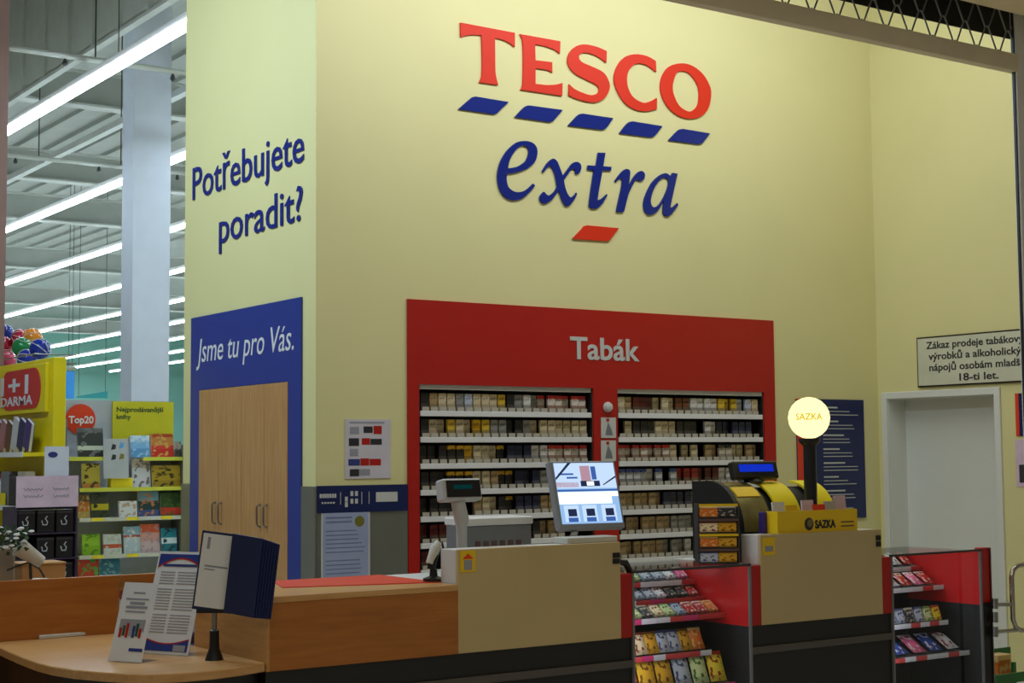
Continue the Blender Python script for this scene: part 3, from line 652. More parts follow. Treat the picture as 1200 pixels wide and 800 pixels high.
# customer display on a pole
p0 = at(541, 641, 'Y', -2.25); ph = at(541, 573, 'Y', -2.25)
cdsp = thing('customer_display', 'small grey pole-mounted till display with black screen', 'display', (p0.x, -2.25, ZL))
MB().tube([(p0.x, -2.25, ZL), (p0.x, -2.25, 1.26), (p0.x, -2.25, 1.30), (p0.x - .012, -2.24, 1.38), (p0.x - .02, -2.235, ph.z - .03)], [.026, .026, .036, .034, .03], 12).build('pole', 'light_grey', cdsp, smooth=True)
MB().lathe([(.07, 0), (.07, .012), (.03, .02)], (p0.x, -2.25, ZL), 18).build('foot', 'light_grey', cdsp, smooth=True)
m = MB(); m.X = xf(Vector((p0.x - .01, -2.26, ph.z)), math.radians(-4), math.radians(-10)); m.box(-.105, .105, -.02, .06, -.055, .05); m.build('head', 'light_grey', cdsp, bevel=.008)
m = MB(); m.X = xf(Vector((p0.x - .01, -2.26, ph.z)), math.radians(-4), math.radians(-10)); m.box(-.088, .096, -.024, -.02, -.04, .04); sc_ = m.build('screen', 'black', cdsp)
m = MB(); m.X = xf(Vector((p0.x - .01, -2.26, ph.z)), math.radians(-4), math.radians(-10)); m.box(-.05, .05, -.025, -.024, -.002, .018); m.build('digits', 'lcd_teal', sc_)
# cash printer box behind the till
a, b = at(545, 607, 'Y', -2.0), at(623, 607, 'Y', -2.0)
pb = thing('till_printer', 'low grey till printer with pale lid behind the till front', 'printer', ((a.x + b.x) / 2, -1.9, ZL))
bx(a.x, b.x, -2.0, -1.82, ZL, a.z - .04).build('body', 'mid_grey', pb, bevel=.006); bx(a.x - .005, b.x + .005, -2.01, -1.81, a.z - .04, a.z).build('lid', 'white', pb, bevel=.006)
m = MB()
for k in range(6): m.box(a.x + .06 + k * .05, a.x + .09 + k * .05, -2.004, -2.0, ZL + .12, ZL + .16)
m.build('buttons', 'brown_b' if 'brown_b' in MATS else M('brown_b', (96, 70, 66), .5), pb)
# hand scanner
p = at(508, 680, 'Y', -2.3)
hs_ = thing('barcode_scanner', 'white and black hand scanner resting against the till end', 'scanner', (p.x, -2.3, ZL + .004))
MB().lathe([(.05, 0), (.05, .014), (.02, .024), (.016, .06)], (p.x, -2.3, ZL + .004), 14).build('stand', 'black', hs_, smooth=True)
MB().tube([(p.x - .012, -2.3, ZL + .06), (p.x - .005, -2.3, ZL + .10), (p.x + .02, -2.3, ZL + .15)], [.02, .022, .02], 10).build('grip', 'black', hs_, smooth=True)
MB().tube([(p.x - .02, -2.3, ZL + .085), (p.x + .01, -2.3, ZL + .155), (p.x + .03, -2.3, ZL + .185)], [.02, .026, .016], 10).build('head', 'off_white', hs_, smooth=True)
MB().tube([(p.x + .03, -2.3, ZL + .185), (p.x + .055, -2.29, ZL + .18), (p.x + .068, -2.28, ZL + .15)], .006, 6).build('cable', 'black', hs_, smooth=True)
# black handset hanging at the end of till one
p = at(733, 664, 'Y', -2.46)
t = thing('telephone_handset', 'black handset hooked at the end of the monitor till', 'handset', (p.x, -2.46, p.z - .05))
MB().tube([(.392, -2.46, p.z + .03), (p.x, -2.46, p.z + .02), (p.x + .02, -2.46, p.z - .01), (p.x + .03, -2.46, p.z - .04)], [.012, .018, .016, .02], 8).build('body', 'black', t, smooth=True)

# ------------------------------------------------------------------ lottery till furniture
def archprof(d=0, n=10):
    pr_ = [(-1.92, ZL + .004), (-1.92, 1.44 + d), (-2.06, 1.445 + d)]
    for k in range(1, n + 1):
        t_ = math.pi / 2 * k / n; pr_.append((-2.06 - (.235 + d) * math.sin(t_), 1.18 + (.265 + d) * math.cos(t_)))
    return pr_ + [(-2.295 - d, ZL + .004)]
lo = thing('lottery_terminal', 'arched black lottery stand with yellow bands on the till', 'machine', (1.75, -2.1, ZL))
m = MB(); m.prism(archprof(.012), 'X', 1.372, 1.405); m.build('end_panel', 'black', lo)
m = MB(); m.prism(archprof(-.03), 'X', 1.405, 2.14); m.build('body', 'black_soft', lo, smooth=True)
def band(x0, x1, d, mat, nm='cover_band'):
    po_ = archprof(d); inn = archprof(d - .012); o_ = [p for p in po_[2:-1]]; i_ = [p for p in inn[2:-1]]
    m = MB(); m.prism(o_ + i_[::-1], 'X', x0, x1); return m.build(nm, mat, lo, smooth=True)
band(1.41, 1.62, 0, 'olive'); band(1.68, 1.86, .004, 'yellow_shop'); band(1.99, 2.14, .004, 'yellow_shop')
m = MB(); po_ = archprof(.006)[5:8]; inn = archprof(-.004)[5:8]; m.prism(po_ + inn[::-1], 'X', 1.43, 1.60); m.build('gold_band', 'yellow', lo, smooth=True)
a = at(890, 604, 'Y', -2.37)
tag(bx(a.x + .0, a.x + .09, -2.40, -2.36, ZH, ZH + .115).build('leaflet_box', 'purple', bevel=.004), 'small purple leaflet box beside the yellow leaflet box', 'box')
# black display with blue screen above the arch
p = at(888, 551, 'Y', -2.14)
bd = thing('lottery_display', 'wide black display with glowing blue screen above the arch', 'display', (p.x, -2.12, 1.447))
MB().lathe([(.075, 0), (.07, .01), (.04, .03), (.025, .06)], (p.x, -2.08, 1.447), 16).build('neck', 'black', bd, smooth=True)
m = MB(); m.X = xf(Vector((p.x, -2.11, p.z)), 0, math.radians(-14)); m.box(-.17, .17, -.02, .03, -.05, .05); m.build('housing', 'black', bd, bevel=.008)
m = MB(); m.X = xf(Vector((p.x, -2.11, p.z)), 0, math.radians(-14)); m.box(-.13, .13, -.023, -.02, -.012, .03); m.build('screen', 'lcd_blue', bd)
# globe lamp
gp = at(948, 489.5, 'Y', -2.348); zb0 = ZL
gl_ = thing('globe_lamp', 'glowing yellow globe lamp on a black pole', 'lamp', (gp.x, -2.348, ZH))
MB().ball((gp.x, -2.348, gp.z), .117, 28).build('globe', 'lamp_globe', gl_, smooth=True)
rod((gp.x, -2.348, ZH + .001), (gp.x, -2.348, gp.z - .15), .036, 16).build('pole', 'black', gl_, smooth=True)
MB().lathe([(.04, 0), (.062, .025), (.062, .04)], (gp.x, -2.348, gp.z - .155), 20).build('collar', 'black', gl_, smooth=True)
tc_ = (CAM - gp); tc_.z = 0; ang = math.atan2(tc_.x, -tc_.y)
me = font_mesh('SAZKA', .05, 0, .0008, .001, 'CENTER')
for v in me.vertices:
    th_ = v.co.x / .118 + ang; el_ = (v.co.y - .012) / .118; rr = .1185 + v.co.z
    v.co = Vector((gp.x + rr * math.sin(th_) * math.cos(el_), -2.348 - rr * math.cos(th_) * math.cos(el_), gp.z + rr * math.sin(el_))) - WL[gl_.name]
me.materials.clear(); me.materials.append(lamp('lamp_text', (226, 190, 40), .8)); o = bpy.data.objects.new('lettering', me); COL.objects.link(o); o.parent = gl_
# yellow leaflet box with leaflets
a, b = at(911, 597, 'Y', -2.48), at(1005, 628, 'Y', -2.48)
sb = thing('leaflet_tray', 'yellow lottery leaflet tray on the till front', 'tray', ((a.x + b.x) / 2, -2.43, ZH)); sx0, sx1 = a.x, b.x; sz = ZH + .118
bx(sx0, sx1, -2.48, -2.472, ZH - .03, sz).build('front', 'yellow', sb)
bx(sx0, sx1, -2.40, -2.392, ZH, sz).build('back', 'yellow', sb); bx(sx0, sx1, -2.472, -2.40, ZH, ZH + .006).build('bottom', 'yellow', sb)
for xs in (sx0, sx1 - .006): bx(xs, xs + .006, -2.472, -2.40, ZH + .006, sz).build('side', 'yellow', sb)
write('SAZKA', 'A', Vector((0, -2.48, 0)), sx0 + .28, sx0 + .44, ZH + .022, .045, .0005, .002, 'ink', sb, weight=.04)
m = MB(); m.X = xf((sx0 + .235, -2.48, ZH + .045), rx=math.pi / 2); m.lathe([(.034, 0), (.034, .002)], (0, 0, 0), 18); m.lathe([(.022, .002), (.022, .003)], (.006, .004, 0), 14, 1); m.build('emblem', ['ink', 'olive'], sb)
for k in range(2): bx(sx1 - .13, sx1 - .03, -2.482, -2.48, ZH + .045 - .022 * k, ZH + .052 - .022 * k).build('print', 'brown_b', sb)
lc = [('white', 'paper', .05, .05), ('yellow', 'yellow', .15, .03), ('pale pink', 'pink_card', .28, .055), ('orange', 'orange_red', .36, .03), ('grey', 'light_grey', .45, .045), ('lilac', 'pink_card', .535, .075)]
for k, (cn, mt_, u, h) in enumerate(lc):
    m = MB(); m.X = xf((sx0 + u + .02, -2.43 + .004 * (k % 3), ZH + .008), 0, -.12); m.box(-.045, .045, -.004, .004, 0, .11 + h)
    tag(m.build('leaflet', mt_), f'{cn} leaflet standing {ORD[k]} from left in the yellow tray', 'leaflet', 'leaflets in the yellow tray')
# scratch-card rack left of the lottery till
a = at(843, 665, 'Y', -2.34); rt = at(843, 590, 'Y', -2.34).z - ZL - .007
rk = thing('scratch_card_rack', 'dark rack with yellow-topped rows of tickets left of lottery till', 'rack', (a.x, -2.3, ZL + .007))
XR = xf((a.x, -2.34, ZL + .007), math.radians(-30)); rw = .112
def rb(nm, mat, par, *q_):
    m = MB(); m.X = XR; m.box(*q_); return m.build(nm, mat, par)
rb('back', 'dark_grey', rk, -rw, rw, .09, .10, 0, rt)
for xs in (-rw, rw - .007): rb('side', 'dark_grey', rk, xs, xs + .007, 0, .09, 0, rt)
nr = 4; hh = rt / nr
for r in range(nr):
    z_ = r * hh
    s_ = rb('tier', 'dark_grey', rk, -rw + .007, rw - .007, 0, .09, z_, z_ + .006); rb('tier_edge', 'yellow' if r in (1, 3) else 'brown_b', s_, -rw + .007, rw - .007, -.005, 0, z_ + hh - .014, z_ + hh - .001)
    for k, kc in enumerate((('silver', 'gold'), ('orange', 'gold'), ('cream', 'gold'), ('orange', 'dark'))[r]):
        m = MB(); m.X = XR; w2 = rw - .01; m.box(-rw + .01 + w2 * k, -rw + .008 + w2 * (k + 1), .006, .06, z_ + .007, z_ + hh - .016)
        tag(m.build('scratch_card_block', 'sweet_' + kc, bevel=.003), f'{kc} block of scratch cards, {("left", "right")[k]} one on {ORD[nr - 1 - r]} tier of dark rack', 'scratch cards', 'scratch cards in the dark rack')

# ------------------------------------------------------------------ low service desk at the left
DZ0 = .74
outl = [(-1.532, -2.495), (-1.66, -2.545), (-1.80, -2.575), (-1.93, -2.57), (-2.04, -2.53), (-2.12, -2.46), (-2.19, -2.34), (-2.255, -2.20), (-2.295, -2.04), (-2.305, -1.87), (-2.30, -1.67), (-2.285, -1.40), (-2.27, -1.2), (-2.30, -1.02), (-1.532, -1.02)]
ld = thing('low_desk', 'low beech desk with rounded end below the service counter', 'desk', (-1.9, -1.8, 0))
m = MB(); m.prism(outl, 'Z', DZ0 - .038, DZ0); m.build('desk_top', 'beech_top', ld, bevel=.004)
inner = [(x * .93 - .12, y * .93 - .13) for x, y in outl]
m = MB(); m.prism(inner[:13] + [(-2.25, -1.06), (-1.55, -1.06)], 'Z', 0, DZ0 - .039); m.build('pedestal', 'plinth', ld)
bd_ = thing('back_counter', 'beech back counter behind the low desk with upright front panel', 'counter', (-2.3, -.8, 0))
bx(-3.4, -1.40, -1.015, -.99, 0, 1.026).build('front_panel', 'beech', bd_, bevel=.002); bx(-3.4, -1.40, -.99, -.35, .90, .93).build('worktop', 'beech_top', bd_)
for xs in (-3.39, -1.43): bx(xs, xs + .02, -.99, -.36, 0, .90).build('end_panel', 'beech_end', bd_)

def card_stand(name, label, cat, pl, wdt, ht, rz, tilt, draw, cx_mat='paper'):
    t = thing(name, label, cat, pl, 'leaflet holders on the low desk')
    Xm = xf(Vector(pl) + Vector((0, 0, .004)), rz, tilt)
    m = MB(); m.X = Xm; m.box(-wdt / 2, wdt / 2, 0, .003, 0, ht); m.build('sheet', cx_mat, t)
    m = MB(); m.X = xf(Vector(pl), rz); m.box(-wdt / 2, wdt / 2, -.01, .11, 0, .003); m.build('foot', 'glass', t)
    m = MB(); m.X = Xm; draw(m, wdt, ht); m.build('print', ['ink_grey', 'ink_blue', 'red', 'plain_grey', 'leaf', 'panel_blue', 'deep_sky'], t)
def d1(m, w_, h_):
    for k, (u0, u1, v, hh_) in enumerate(((.35,.7,.86,.012),(.15,.85,.78,.012),(.3,.75,.72,.022),(.2,.85,.67,.02),(.2,.8,.62,.012))): m.box((u0 - .5) * w_, (u1 - .5) * w_, -.0015, -.0005, v * h_, v * h_ + hh_ * .5, 0)
    m.box(-.38 * w_, .38 * w_, -.0012, -.0004, .38 * h_, .53 * h_, 3)
    for k, c in enumerate((2, 4, 2, 3, 5, 4, 2)): m.box((-.36 + .1 * k) * w_, (-.28 + .1 * k) * w_, -.0016, -.0006, (.3 + .02 * (k % 2)) * h_, (.42 + .03 * (k % 3)) * h_, c)
    m.box(.05 * w_, .46 * w_, -.0015, -.0005, .13 * h_, .17 * h_, 5)
def d2(m, w_, h_):
    n = 10
    top = [(-.5 * w_ + .01, h_ - .012)] + [((.5 * w_ - .01), h_ - .012)]
    arc = [((.5 - k / n) * (w_ - .02), h_ * (.85 + .09 * math.sin(math.pi * k / n))) for k in range(n + 1)]
    m.prism(top + arc, 'Y', -.0016, -.0006, 5)
    arc2 = [(x, z - .007) for x, z in arc]; m.prism(arc + arc2[::-1], 'Y', -.0018, -.0007, 2)
    bot = [(-.5 * w_ + .01, .012), (.5 * w_ - .01, .012)]; ab = [((.5 - k / n) * (w_ - .02), h_ * (.14 - .05 * math.sin(math.pi * k / n))) for k in range(n + 1)]
    m.prism(bot + ab, 'Y', -.0016, -.0006, 5); m.prism(ab + [(x, z + .006) for x, z in ab][::-1], 'Y', -.0018, -.0007, 2)
    m.box(.18 * w_, .42 * w_, -.0022, -.0016, .03 * h_, .09 * h_, 3)
    m.box(-.36 * w_, .34 * w_, -.0016, -.0006, h_ * .85, h_ * .875, 1)
    for k in range(22):
        v = .79 - .028 * k
        if k in (5, 14): continue
        m.box(-.38 * w_, -.08 * w_, -.0014, -.0005, v * h_, v * h_ + .004, 3); m.box(-.02 * w_, .4 * w_, -.0014, -.0005, v * h_, v * h_ + .004, 3)
FR = math.radians(-62)
p = at(146, 776, 'Z', DZ0)
card_stand('leaflet_holder', 'small white notice with colourful picture at the front of the desk', 'notice', (p.x, p.y, DZ0), .18, .34, FR, -.30, d1)
p = at(191, 767, 'Z', DZ0)
card_stand('leaflet_holder', 'taller notice with blue and red arcs behind the small one', 'notice', (p.x, p.y, DZ0), .275, .46, FR, -.30, d2)
p = at(153, 690, 'Y', -1.6)
t = thing('brochure_holder', 'clear acrylic brochure holder behind the notices', 'holder', (p.x, -1.6, DZ0))
for k, (xx, yy, lx, ly) in enumerate(((-.06, -.02, .12, .003), (-.06, .03, .12, .003))): bx(p.x + xx, p.x + xx + lx, -1.6 + yy, -1.6 + yy + ly, DZ0, DZ0 + .36 - .06 * (1 - k)).build('panel', 'glass', t)
bx(p.x - .05, p.x + .05, -1.598, -1.59, DZ0, DZ0 + .26).build('brochure', 'sweet_white', t)
p0, p1 = at(42, 748, 'Z', DZ0), at(123, 741, 'Z', DZ0)
tag(MB().prism([(p0.x, p0.y - .05), (p1.x, p1.y - .05), (p1.x + .02, p1.y + .04), (p0.x + .02, p0.y + .04)], 'Z', DZ0, DZ0 + .018).build('paper_tray', 'off_white', bevel=.003), 'flat pale tray lying on the low desk by the back panel', 'tray')
# dark items behind the pole
p = at(233, 752, 'Z', DZ0)
t = thing('desk_telephone', 'dark desk telephone with white strip behind the display binder', 'telephone', (p.x, p.y, DZ0))
m = MB(); m.X = xf((p.x, p.y + .02, DZ0), FR); m.prism([(-.08, 0), (.08, 0), (.08, .10), (-.08, .05)], 'X', -.06, .06); m.build('body', 'navy', t, bevel=.006)
m = MB(); m.X = xf((p.x, p.y, DZ0), FR); m.tube([(-.05, -.02, .075), (-.045, -.02, .105), (.0, -.02, .115), (.045, -.02, .105), (.05, -.02, .085)], .016, 8); m.build('handset', 'light_grey', t, smooth=True)
# binder of display pages on a pole
pp = at(251, 773, 'Z', DZ0)
bn = thing('display_binder', 'flip-page information binder with navy leaves on a metal pole', 'binder', (pp.x, pp.y, DZ0))
MB().lathe([(.04, 0), (.036, .012), (.022, .05), (.020, .125), (.012, .13)], (pp.x, pp.y, DZ0), 16).build('foot', 'black', bn, smooth=True)
rod((pp.x, pp.y, DZ0 + .12), (pp.x, pp.y, DZ0 + .29), .011, 10).build('pole', 'steel', bn, smooth=True)
bz = DZ0 + .235
LEAN = math.radians(7.5); q0 = at(225, 713, 'Y', -2.29); BH = .335
Xp = xf(q0, math.radians(-38), 0, LEAN)
m = MB(); m.X = Xp; m.box(0, .168, -.004, .004, 0, BH); fpg = m.build('front_leaf', 'navy', bn, bevel=.001)
m = MB(); m.X = Xp; m.box(.008, .160, -.0055, -.004, .014, BH - .01); m.build('page', 'paper', fpg)
m = MB(); m.X = Xp; m.box(.03, .13, -.0065, -.0055, .185, .192); m.box(.03, .075, -.0065, -.0055, .172, .177); m.box(.03, .042, -.0065, -.0055, .26, .31); m.build('print', 'ink_grey', fpg)
q1 = at(262, 717, 'Y', -2.39)
E0, E6 = at(298, 717, 'Y', -2.52), at(318, 717, 'Y', -2.545)
for k in range(7):
    st_ = q1 + Vector((.004 * k, .003 * k, 0)); en_ = E0.lerp(E6, k / 6); dv = en_ - st_
    m = MB(); m.X = xf(st_, math.atan2(dv.y, dv.x), 0, LEAN); m.box(0, dv.to_2d().length, -.002, .002, 0, BH - .003 * k); m.build('leaf', 'navy', bn, bevel=.001)
m = MB(); m.X = xf(q0 + Vector((0, 0, -.006)), math.radians(-38), 0, 0); m.box(.02, .16, -.006, .05, -.012, .004); m.build('bracket', 'black', bn)

# things on the back counter
a = at(9, 641, 'Y', -.8)
tag(bx(a.x - .25, at(18, 660, 'Y', -.8).x, -.8, -.5, .93, a.z).build('terminal_casing', M('taupe', (150, 140, 124), .5), bevel=.01), 'plain taupe terminal casing at the end of back counter', 'terminal')
a, b = at(25, 663, 'Y', -.65), at(77, 663, 'Y', -.65)
t = thing('cardboard_box', 'small cardboard box on the back counter below black gift boxes', 'box', ((a.x + b.x) / 2, -.6, .93))
bx(a.x, b.x, -.65, -.45, .93, a.z).build('body', 'cardboard', t, bevel=.004)
bx(a.x - .003, b.x + .003, -.653, -.447, a.z, a.z + .012).build('lid', 'cardboard', t, bevel=.003)
p = at(33, 648, 'Y', -.89)
fp = thing('flower_pot', 'tilted pale pot of small white flowers beside the taupe casing', 'flower pot', (p.x, -.89, p.z - .05))
zc = p.z
m = MB(); m.X = Matrix.Translation((p.x, -.89, zc)) @ Matrix.Rotation(math.radians(-55), 4, 'Y'); m.lathe([(.03, -.08), (.045, .05), (.05, .055)], (0, 0, 0), 16); m.build('pot', 'off_white', fp, smooth=True)
rod((p.x + .02, -.89, .931), (p.x + .01, -.89, zc - .035), .008, 8).build('pot_stand', 'dark_grey', fp); MB().lathe([(.035, 0), (.035, .008)], (p.x + .02, -.89, .931), 14).build('stand_foot', 'dark_grey', fp)
m = MB(); rnd = random.Random(3)
fc = at(14, 634, 'Y', -.89)
for k in range(70):
    c = Vector((fc.x + rnd.uniform(-.10, .09), -.89 + rnd.uniform(-.045, .045), fc.z + rnd.uniform(-.05, .06))); d = Vector((rnd.uniform(-1, 1), rnd.uniform(-1, 1), rnd.uniform(-.4, 1))).normalized() * .035; e = d.cross(Vector((0, 1, .3))).normalized() * .012
    m.add([c, c + d * .5 + e, c + d, c + d * .5 - e], [(0, 1, 2, 3)])
f_ = m.build('foliage', 'leaf', fp); f_['kind'] = 'stuff'
for k in range(26):
    c = (fc.x + rnd.uniform(-.1, .1), -.89 + rnd.uniform(-.05, .03), fc.z + rnd.uniform(-.04, .07))
    MB().lathe([(.004, -.006), (.016, .0), (.012, .006), (.003, .008)], c, 6).build('blossom', 'petal', fp)
MB().tube([at(8, 668, 'Y', -.86), at(22, 662, 'Y', -.86), at(34, 659, 'Y', -.86), at(46, 666, 'Y', -.86), at(52, 676, 'Y', -.86)], .005, 6).build('wire', 'black', None, smooth=True)
w_ = bpy.data.objects['wire']; w_.name = 'cable'; tag(w_, 'thin black cable curling over the back counter edge', 'cable')
for k, x in enumerate((46, 66)):
    p = at(x, 676, 'Y', -.9)
    tag(MB().lathe([(.03, 0), (.045, .03), (.046, .06 + .03 * (1 - k)), (.02, .085)], (p.x, -.9, .93), 14).build('paper_roll', 'white', smooth=True), ('wider' if k == 0 else 'slimmer') + ' white roll standing behind the back counter panel', 'roll', 'white rolls on the back counter')

# ------------------------------------------------------------------ roller grille over the front
YG = -2.75
gr = thing('roller_grille', 'raised metal roller grille with diamond lattice over the counter front', 'grille', (1.5, YG, 3.87))
bx(-6, 3.26, YG - .03, YG + .03, 3.872, 3.978).build('bottom_bar', 'portal', gr, bevel=.004)
per = .195
for r in range(4):
    z_ = 3.99 + .128 * r; pts = []
    x = -.4 + (per / 2 if r % 2 else 0)
    m = MB()
    k = 0
    while x < 3.24:
        pts += [(x, YG, z_), (x + per * .08, YG, z_ - .008), (x + per * .42, YG, z_ + .122), (x + per * .5, YG, z_ + .131), (x + per * .58, YG, z_ + .122), (x + per * .92, YG, z_ - .008)]; x += per
    m.tube(pts, .0055, 5); m.build('lattice_strand', 'mid_grey', gr, smooth=True)
bx(3.25, 3.34, YG - .02, YG + .02, 0, 4.6).build('guide_rail', 'white', gr, bevel=.004)
bx(3.24, 3.25, YG - .01, YG + .005, 0, 4.6).build('guide_slot', 'black', gr)
struct(bx(-6, 4.6, -2.56, -2.55, 4.155, ZT).build('trim_6', 'black_soft'))
struct(bx(-6, 4.6, -3.5, -2.9, 4.168, ZT).build('trim_7', 'soffit'))

# tubular gate and crate at the right edge
g_ = thing('tube_gate', 'chrome tube gate hinged on the counter end post', 'gate', (3.25, -2.5, 0))
def Y5(x, y, Y=-2.53): return at(x, y, 'Y', Y)
MB().tube([Y5(1240, 661), Y5(1200, 661), Y5(1192, 663), Y5(1187, 668), Y5(1185.5, 676), Y5(1187, 725), Y5(1190, 734), Y5(1196, 738), Y5(1240, 737)], .015, 10).build('frame_tube', 'chrome', g_, smooth=True)
rod(Y5(1166, 708), Y5(1186, 708), .012, 10).build('hinge_arm', 'chrome', g_, smooth=True); rod(Y5(1166, 740), Y5(1192, 738), .012, 10).build('hinge_arm', 'chrome', g_, smooth=True)
for y in (707, 723, 740): rod(Y5(1166, y + 6), Y5(1166, y - 6), .018, 10).build('hinge_clamp', 'steel', g_, smooth=True)
a = at(1168, 793, 'Y', -2.1)
cr_ = thing('green_crate', 'green slatted produce crate on the floor beyond the end post', 'crate', (a.x + .2, -1.95, 0))
zc0 = a.z
for k in range(4):
    z_ = zc0 - .05 - k * .09
    bx(a.x, a.x + .6, -2.1, -2.085, z_, z_ + .06).build('slat', 'green_crate', cr_); bx(a.x, a.x + .6, -1.75, -1.735, z_, z_ + .06 + (.10 if k == 0 else 0)).build('slat', 'green_crate', cr_)
    bx(a.x, a.x + .015, -2.085, -1.75, z_, z_ + .06).build('slat', 'green_crate', cr_)
for xs, ys in ((a.x, -2.085), (a.x, -1.78), (a.x + .57, -2.085), (a.x + .57, -1.78)): bx(xs + .016, xs + .045, ys, ys + .03, 0, zc0 + .01).build('corner_post', 'green_crate', cr_)
bx(a.x + .02, a.x + .58, -2.08, -1.76, 0, .02).build('floor_panel', 'green_crate', cr_)
c0 = at(1167, 768, 'Y', -1.9)
tag(bx(c0.x + .02, at(1185, 768, 'Y', -1.9).x, -1.9, -1.8, .021, c0.z).build('brown_carton', 'sweet_orange', bevel=.004), 'small brown carton standing in the green crate', 'carton')

# ------------------------------------------------------------------ shop floor beyond: ceiling and lights
struct(bx(-14, 30, -.0, 56, 7.4, 7.5).build('ceiling', 'deck'))
cl = bpy.data.objects['ceiling']
me = bx(-.05, .05, 0, 54, 7.33, 7.4).build('deck_rib', 'deck', cl)
for k in range(26):
    if k: o = me.copy(); COL.objects.link(o); o.parent = cl
    else: o = me
    o.location.x = -2.5 + .55 * k
struct(bx(-14, 30, 55, 55.3, 0, 7.4).build('wall_back', 'teal_wall'))
struct(bx(29.7, 30, 0, 55, 0, 7.4).build('wall_side', 'teal_wall'))
# hanging smoke curtain with vertical ribs
sc_x = 1.15
sm = thing('smoke_curtain', 'grey ribbed smoke curtain hanging along the ceiling above lights', 'curtain', (sc_x, 9, 6.0))
bx(sc_x, sc_x + .02, 3.0, 11.4, 6.0, 7.39).build('sheet', M('curtain_grey', (190, 194, 180), .6, var=.05), sm)
bx(sc_x - .03, sc_x + .05, 3.0, 11.4, 5.96, 6.0).build('bottom_rail', 'beam', sm)
for k in range(10): bx(sc_x - .03, sc_x, 3.3 + .8 * k, 3.36 + .8 * k, 6.0, 7.39).build('rib', M('curtain_grey'), sm)
for k, (y_, z_) in enumerate(((11.6, at(90, 122, 'Y', 11.6).z - .03), (15.5, 6.0), (19, 5.9), (26, 5.9), (34, 5.9), (43, 5.9))):
    t = thing('roof_beam', ('nearest' if k == 0 else ORD[k] + ' nearest') + ' grey steel roof beam across the shop ceiling', 'beam', (8, y_, z_), 'roof beams'); tag(t, kind='structure')
    bx(-2, 24, y_ - .12, y_ + .12, z_, z_ + .03).build('flange', 'beam', t); bx(-2, 24, y_ - .015, y_ + .015, z_ + .03, z_ + .45).build('web', 'deck', t); bx(-2, 24, y_ - .12, y_ + .12, z_ + .45, z_ + .48).build('flange', 'beam', t)
for k, y_ in enumerate((6.0, 11.2)):
    t = thing('ceiling_pipe', ('near' if k == 0 else 'farther') + ' thin sprinkler pipe crossing the shop ceiling', 'pipe', (3, y_, 5.5), 'sprinkler pipes')
    rod((-2, y_, 5.5), (12, y_, 5.5), .03, 8).build('pipe', 'beam', t, smooth=True)
    for j in range(5): rod((-.4 + 1.1 * j, y_, 5.53), (-.4 + 1.1 * j, y_, 7.39), .008, 6).build('hanger', 'dark_grey', t)
    for j in range(4): MB().lathe([(.012, -.07), (.03, -.05), (.012, 0)], (.4 + 1.1 * j, y_, 5.47), 8).build('sprinkler', 'dark_grey', t)
tag(bx(2.40, 2.50, 3.0, 17.0, 5.78, 5.86).build('cable_tray', 'beam'), 'unlit pale cable tray between first and second light rows', 'cable tray')
for k in range(9):
    x = .565 + 2.19 * k; y0, y1 = (2.6, 46) if k == 0 else (2.6, 53)
    t = thing('led_light_row', f'long white LED light row, {ORD[k]} one counted from the top of the photo', 'light', (x, 25, 5.2), 'LED light rows')
    bx(x - .05, x + .05, y0, y1, 5.235, 5.30).build('housing', 'white', t)
    bx(x - .06, x + .06, y0, y1, 5.2, 5.235).build('diffuser', 'led', t)
    for j in range(1): rod((x, 5 + 16 * j, 5.3), (x, 5 + 16 * j, 7.4), .005, 5).build('suspension_rod', 'dark_grey', t)
struct(bx(1.86, 2.30, 8.0, 8.35, 0, 7.4).build('column', 'column_white')); tag(bpy.data.objects['column'], 'square white column behind the bookshelf', 'column')
x_ = at(8, 100, 'Y', 5.0).x
struct(bx(x_ - .5, x_, 4.95, 5.2, 0, 7.4).build('column', 'post_pink')); tag(bpy.data.objects['column.001'], 'brownish column at the far left edge', 'column')

# ------------------------------------------------------------------ bookshelf wall
YB = 6.4
def P6(x, y, Y=YB): return at(x, y, 'Y', Y)
bs = thing('bookshelf', 'book display wall with grey header and yellow-edged shelves', 'bookshelf', (1.25, YB, 0))
xl, xr = P6(76, 560).x, P6(214, 560).x
bx(xl, xr, YB + .3, YB + .34, 0, 2.2).build('back_panel', M('shelf_back', (176, 180, 186), .6), bs)
bx(xr, xr + .03, YB - .1, YB + .34, 0, 1.75).build('side_panel', 'mid_grey', bs); bx(xl - .03, xl, YB - .05, YB + .34, 0, 2.0).build('side_panel', 'mid_grey', bs)
shz = {}
for r, (y, xa, xb, mt_) in enumerate(((535.5, 76, 125, 'lime_edge'), (535.5, 167, 213, 'lime_edge'), (571, 92, 213, 'lime_edge'), (605.5, 92, 213, 'off_white'), (648.5, 92, 213, 'off_white'), (690, 92, 213, 'off_white'))):
    a, b = P6(xa, y), P6(xb, y); shz[y] = (a.z + b.z) / 2; z_ = shz[y]
    s_ = bx(a.x, b.x, YB - .02, YB + .3, z_ - .02, z_).build('shelf', 'light_grey', bs); bx(a.x, b.x, YB - .03, YB - .02, z_ - .035, z_ + .003).build('edge_strip', mt_, s_)
    if mt_ == 'off_white':
        for k in range(3): bx(a.x + .12 + .36 * k, a.x + .24 + .36 * k, YB - .032, YB - .03, z_ - .03, z_).build('price_ticket', 'yellow_shop', s_)
a = P6(94.5, 491, YB + .28); m = MB(); m.X = xf((a.x, YB + .29, a.z), rx=math.pi / 2); m.lathe([(.152, 0), (.152, .012)], (0, 0, 0), 32)
t = thing('round_header_sign', 'round orange-red chart sign on the bookshelf header', 'sign', (a.x, YB + .29, a.z - .15)); m.build('disc', 'orange_red', t)
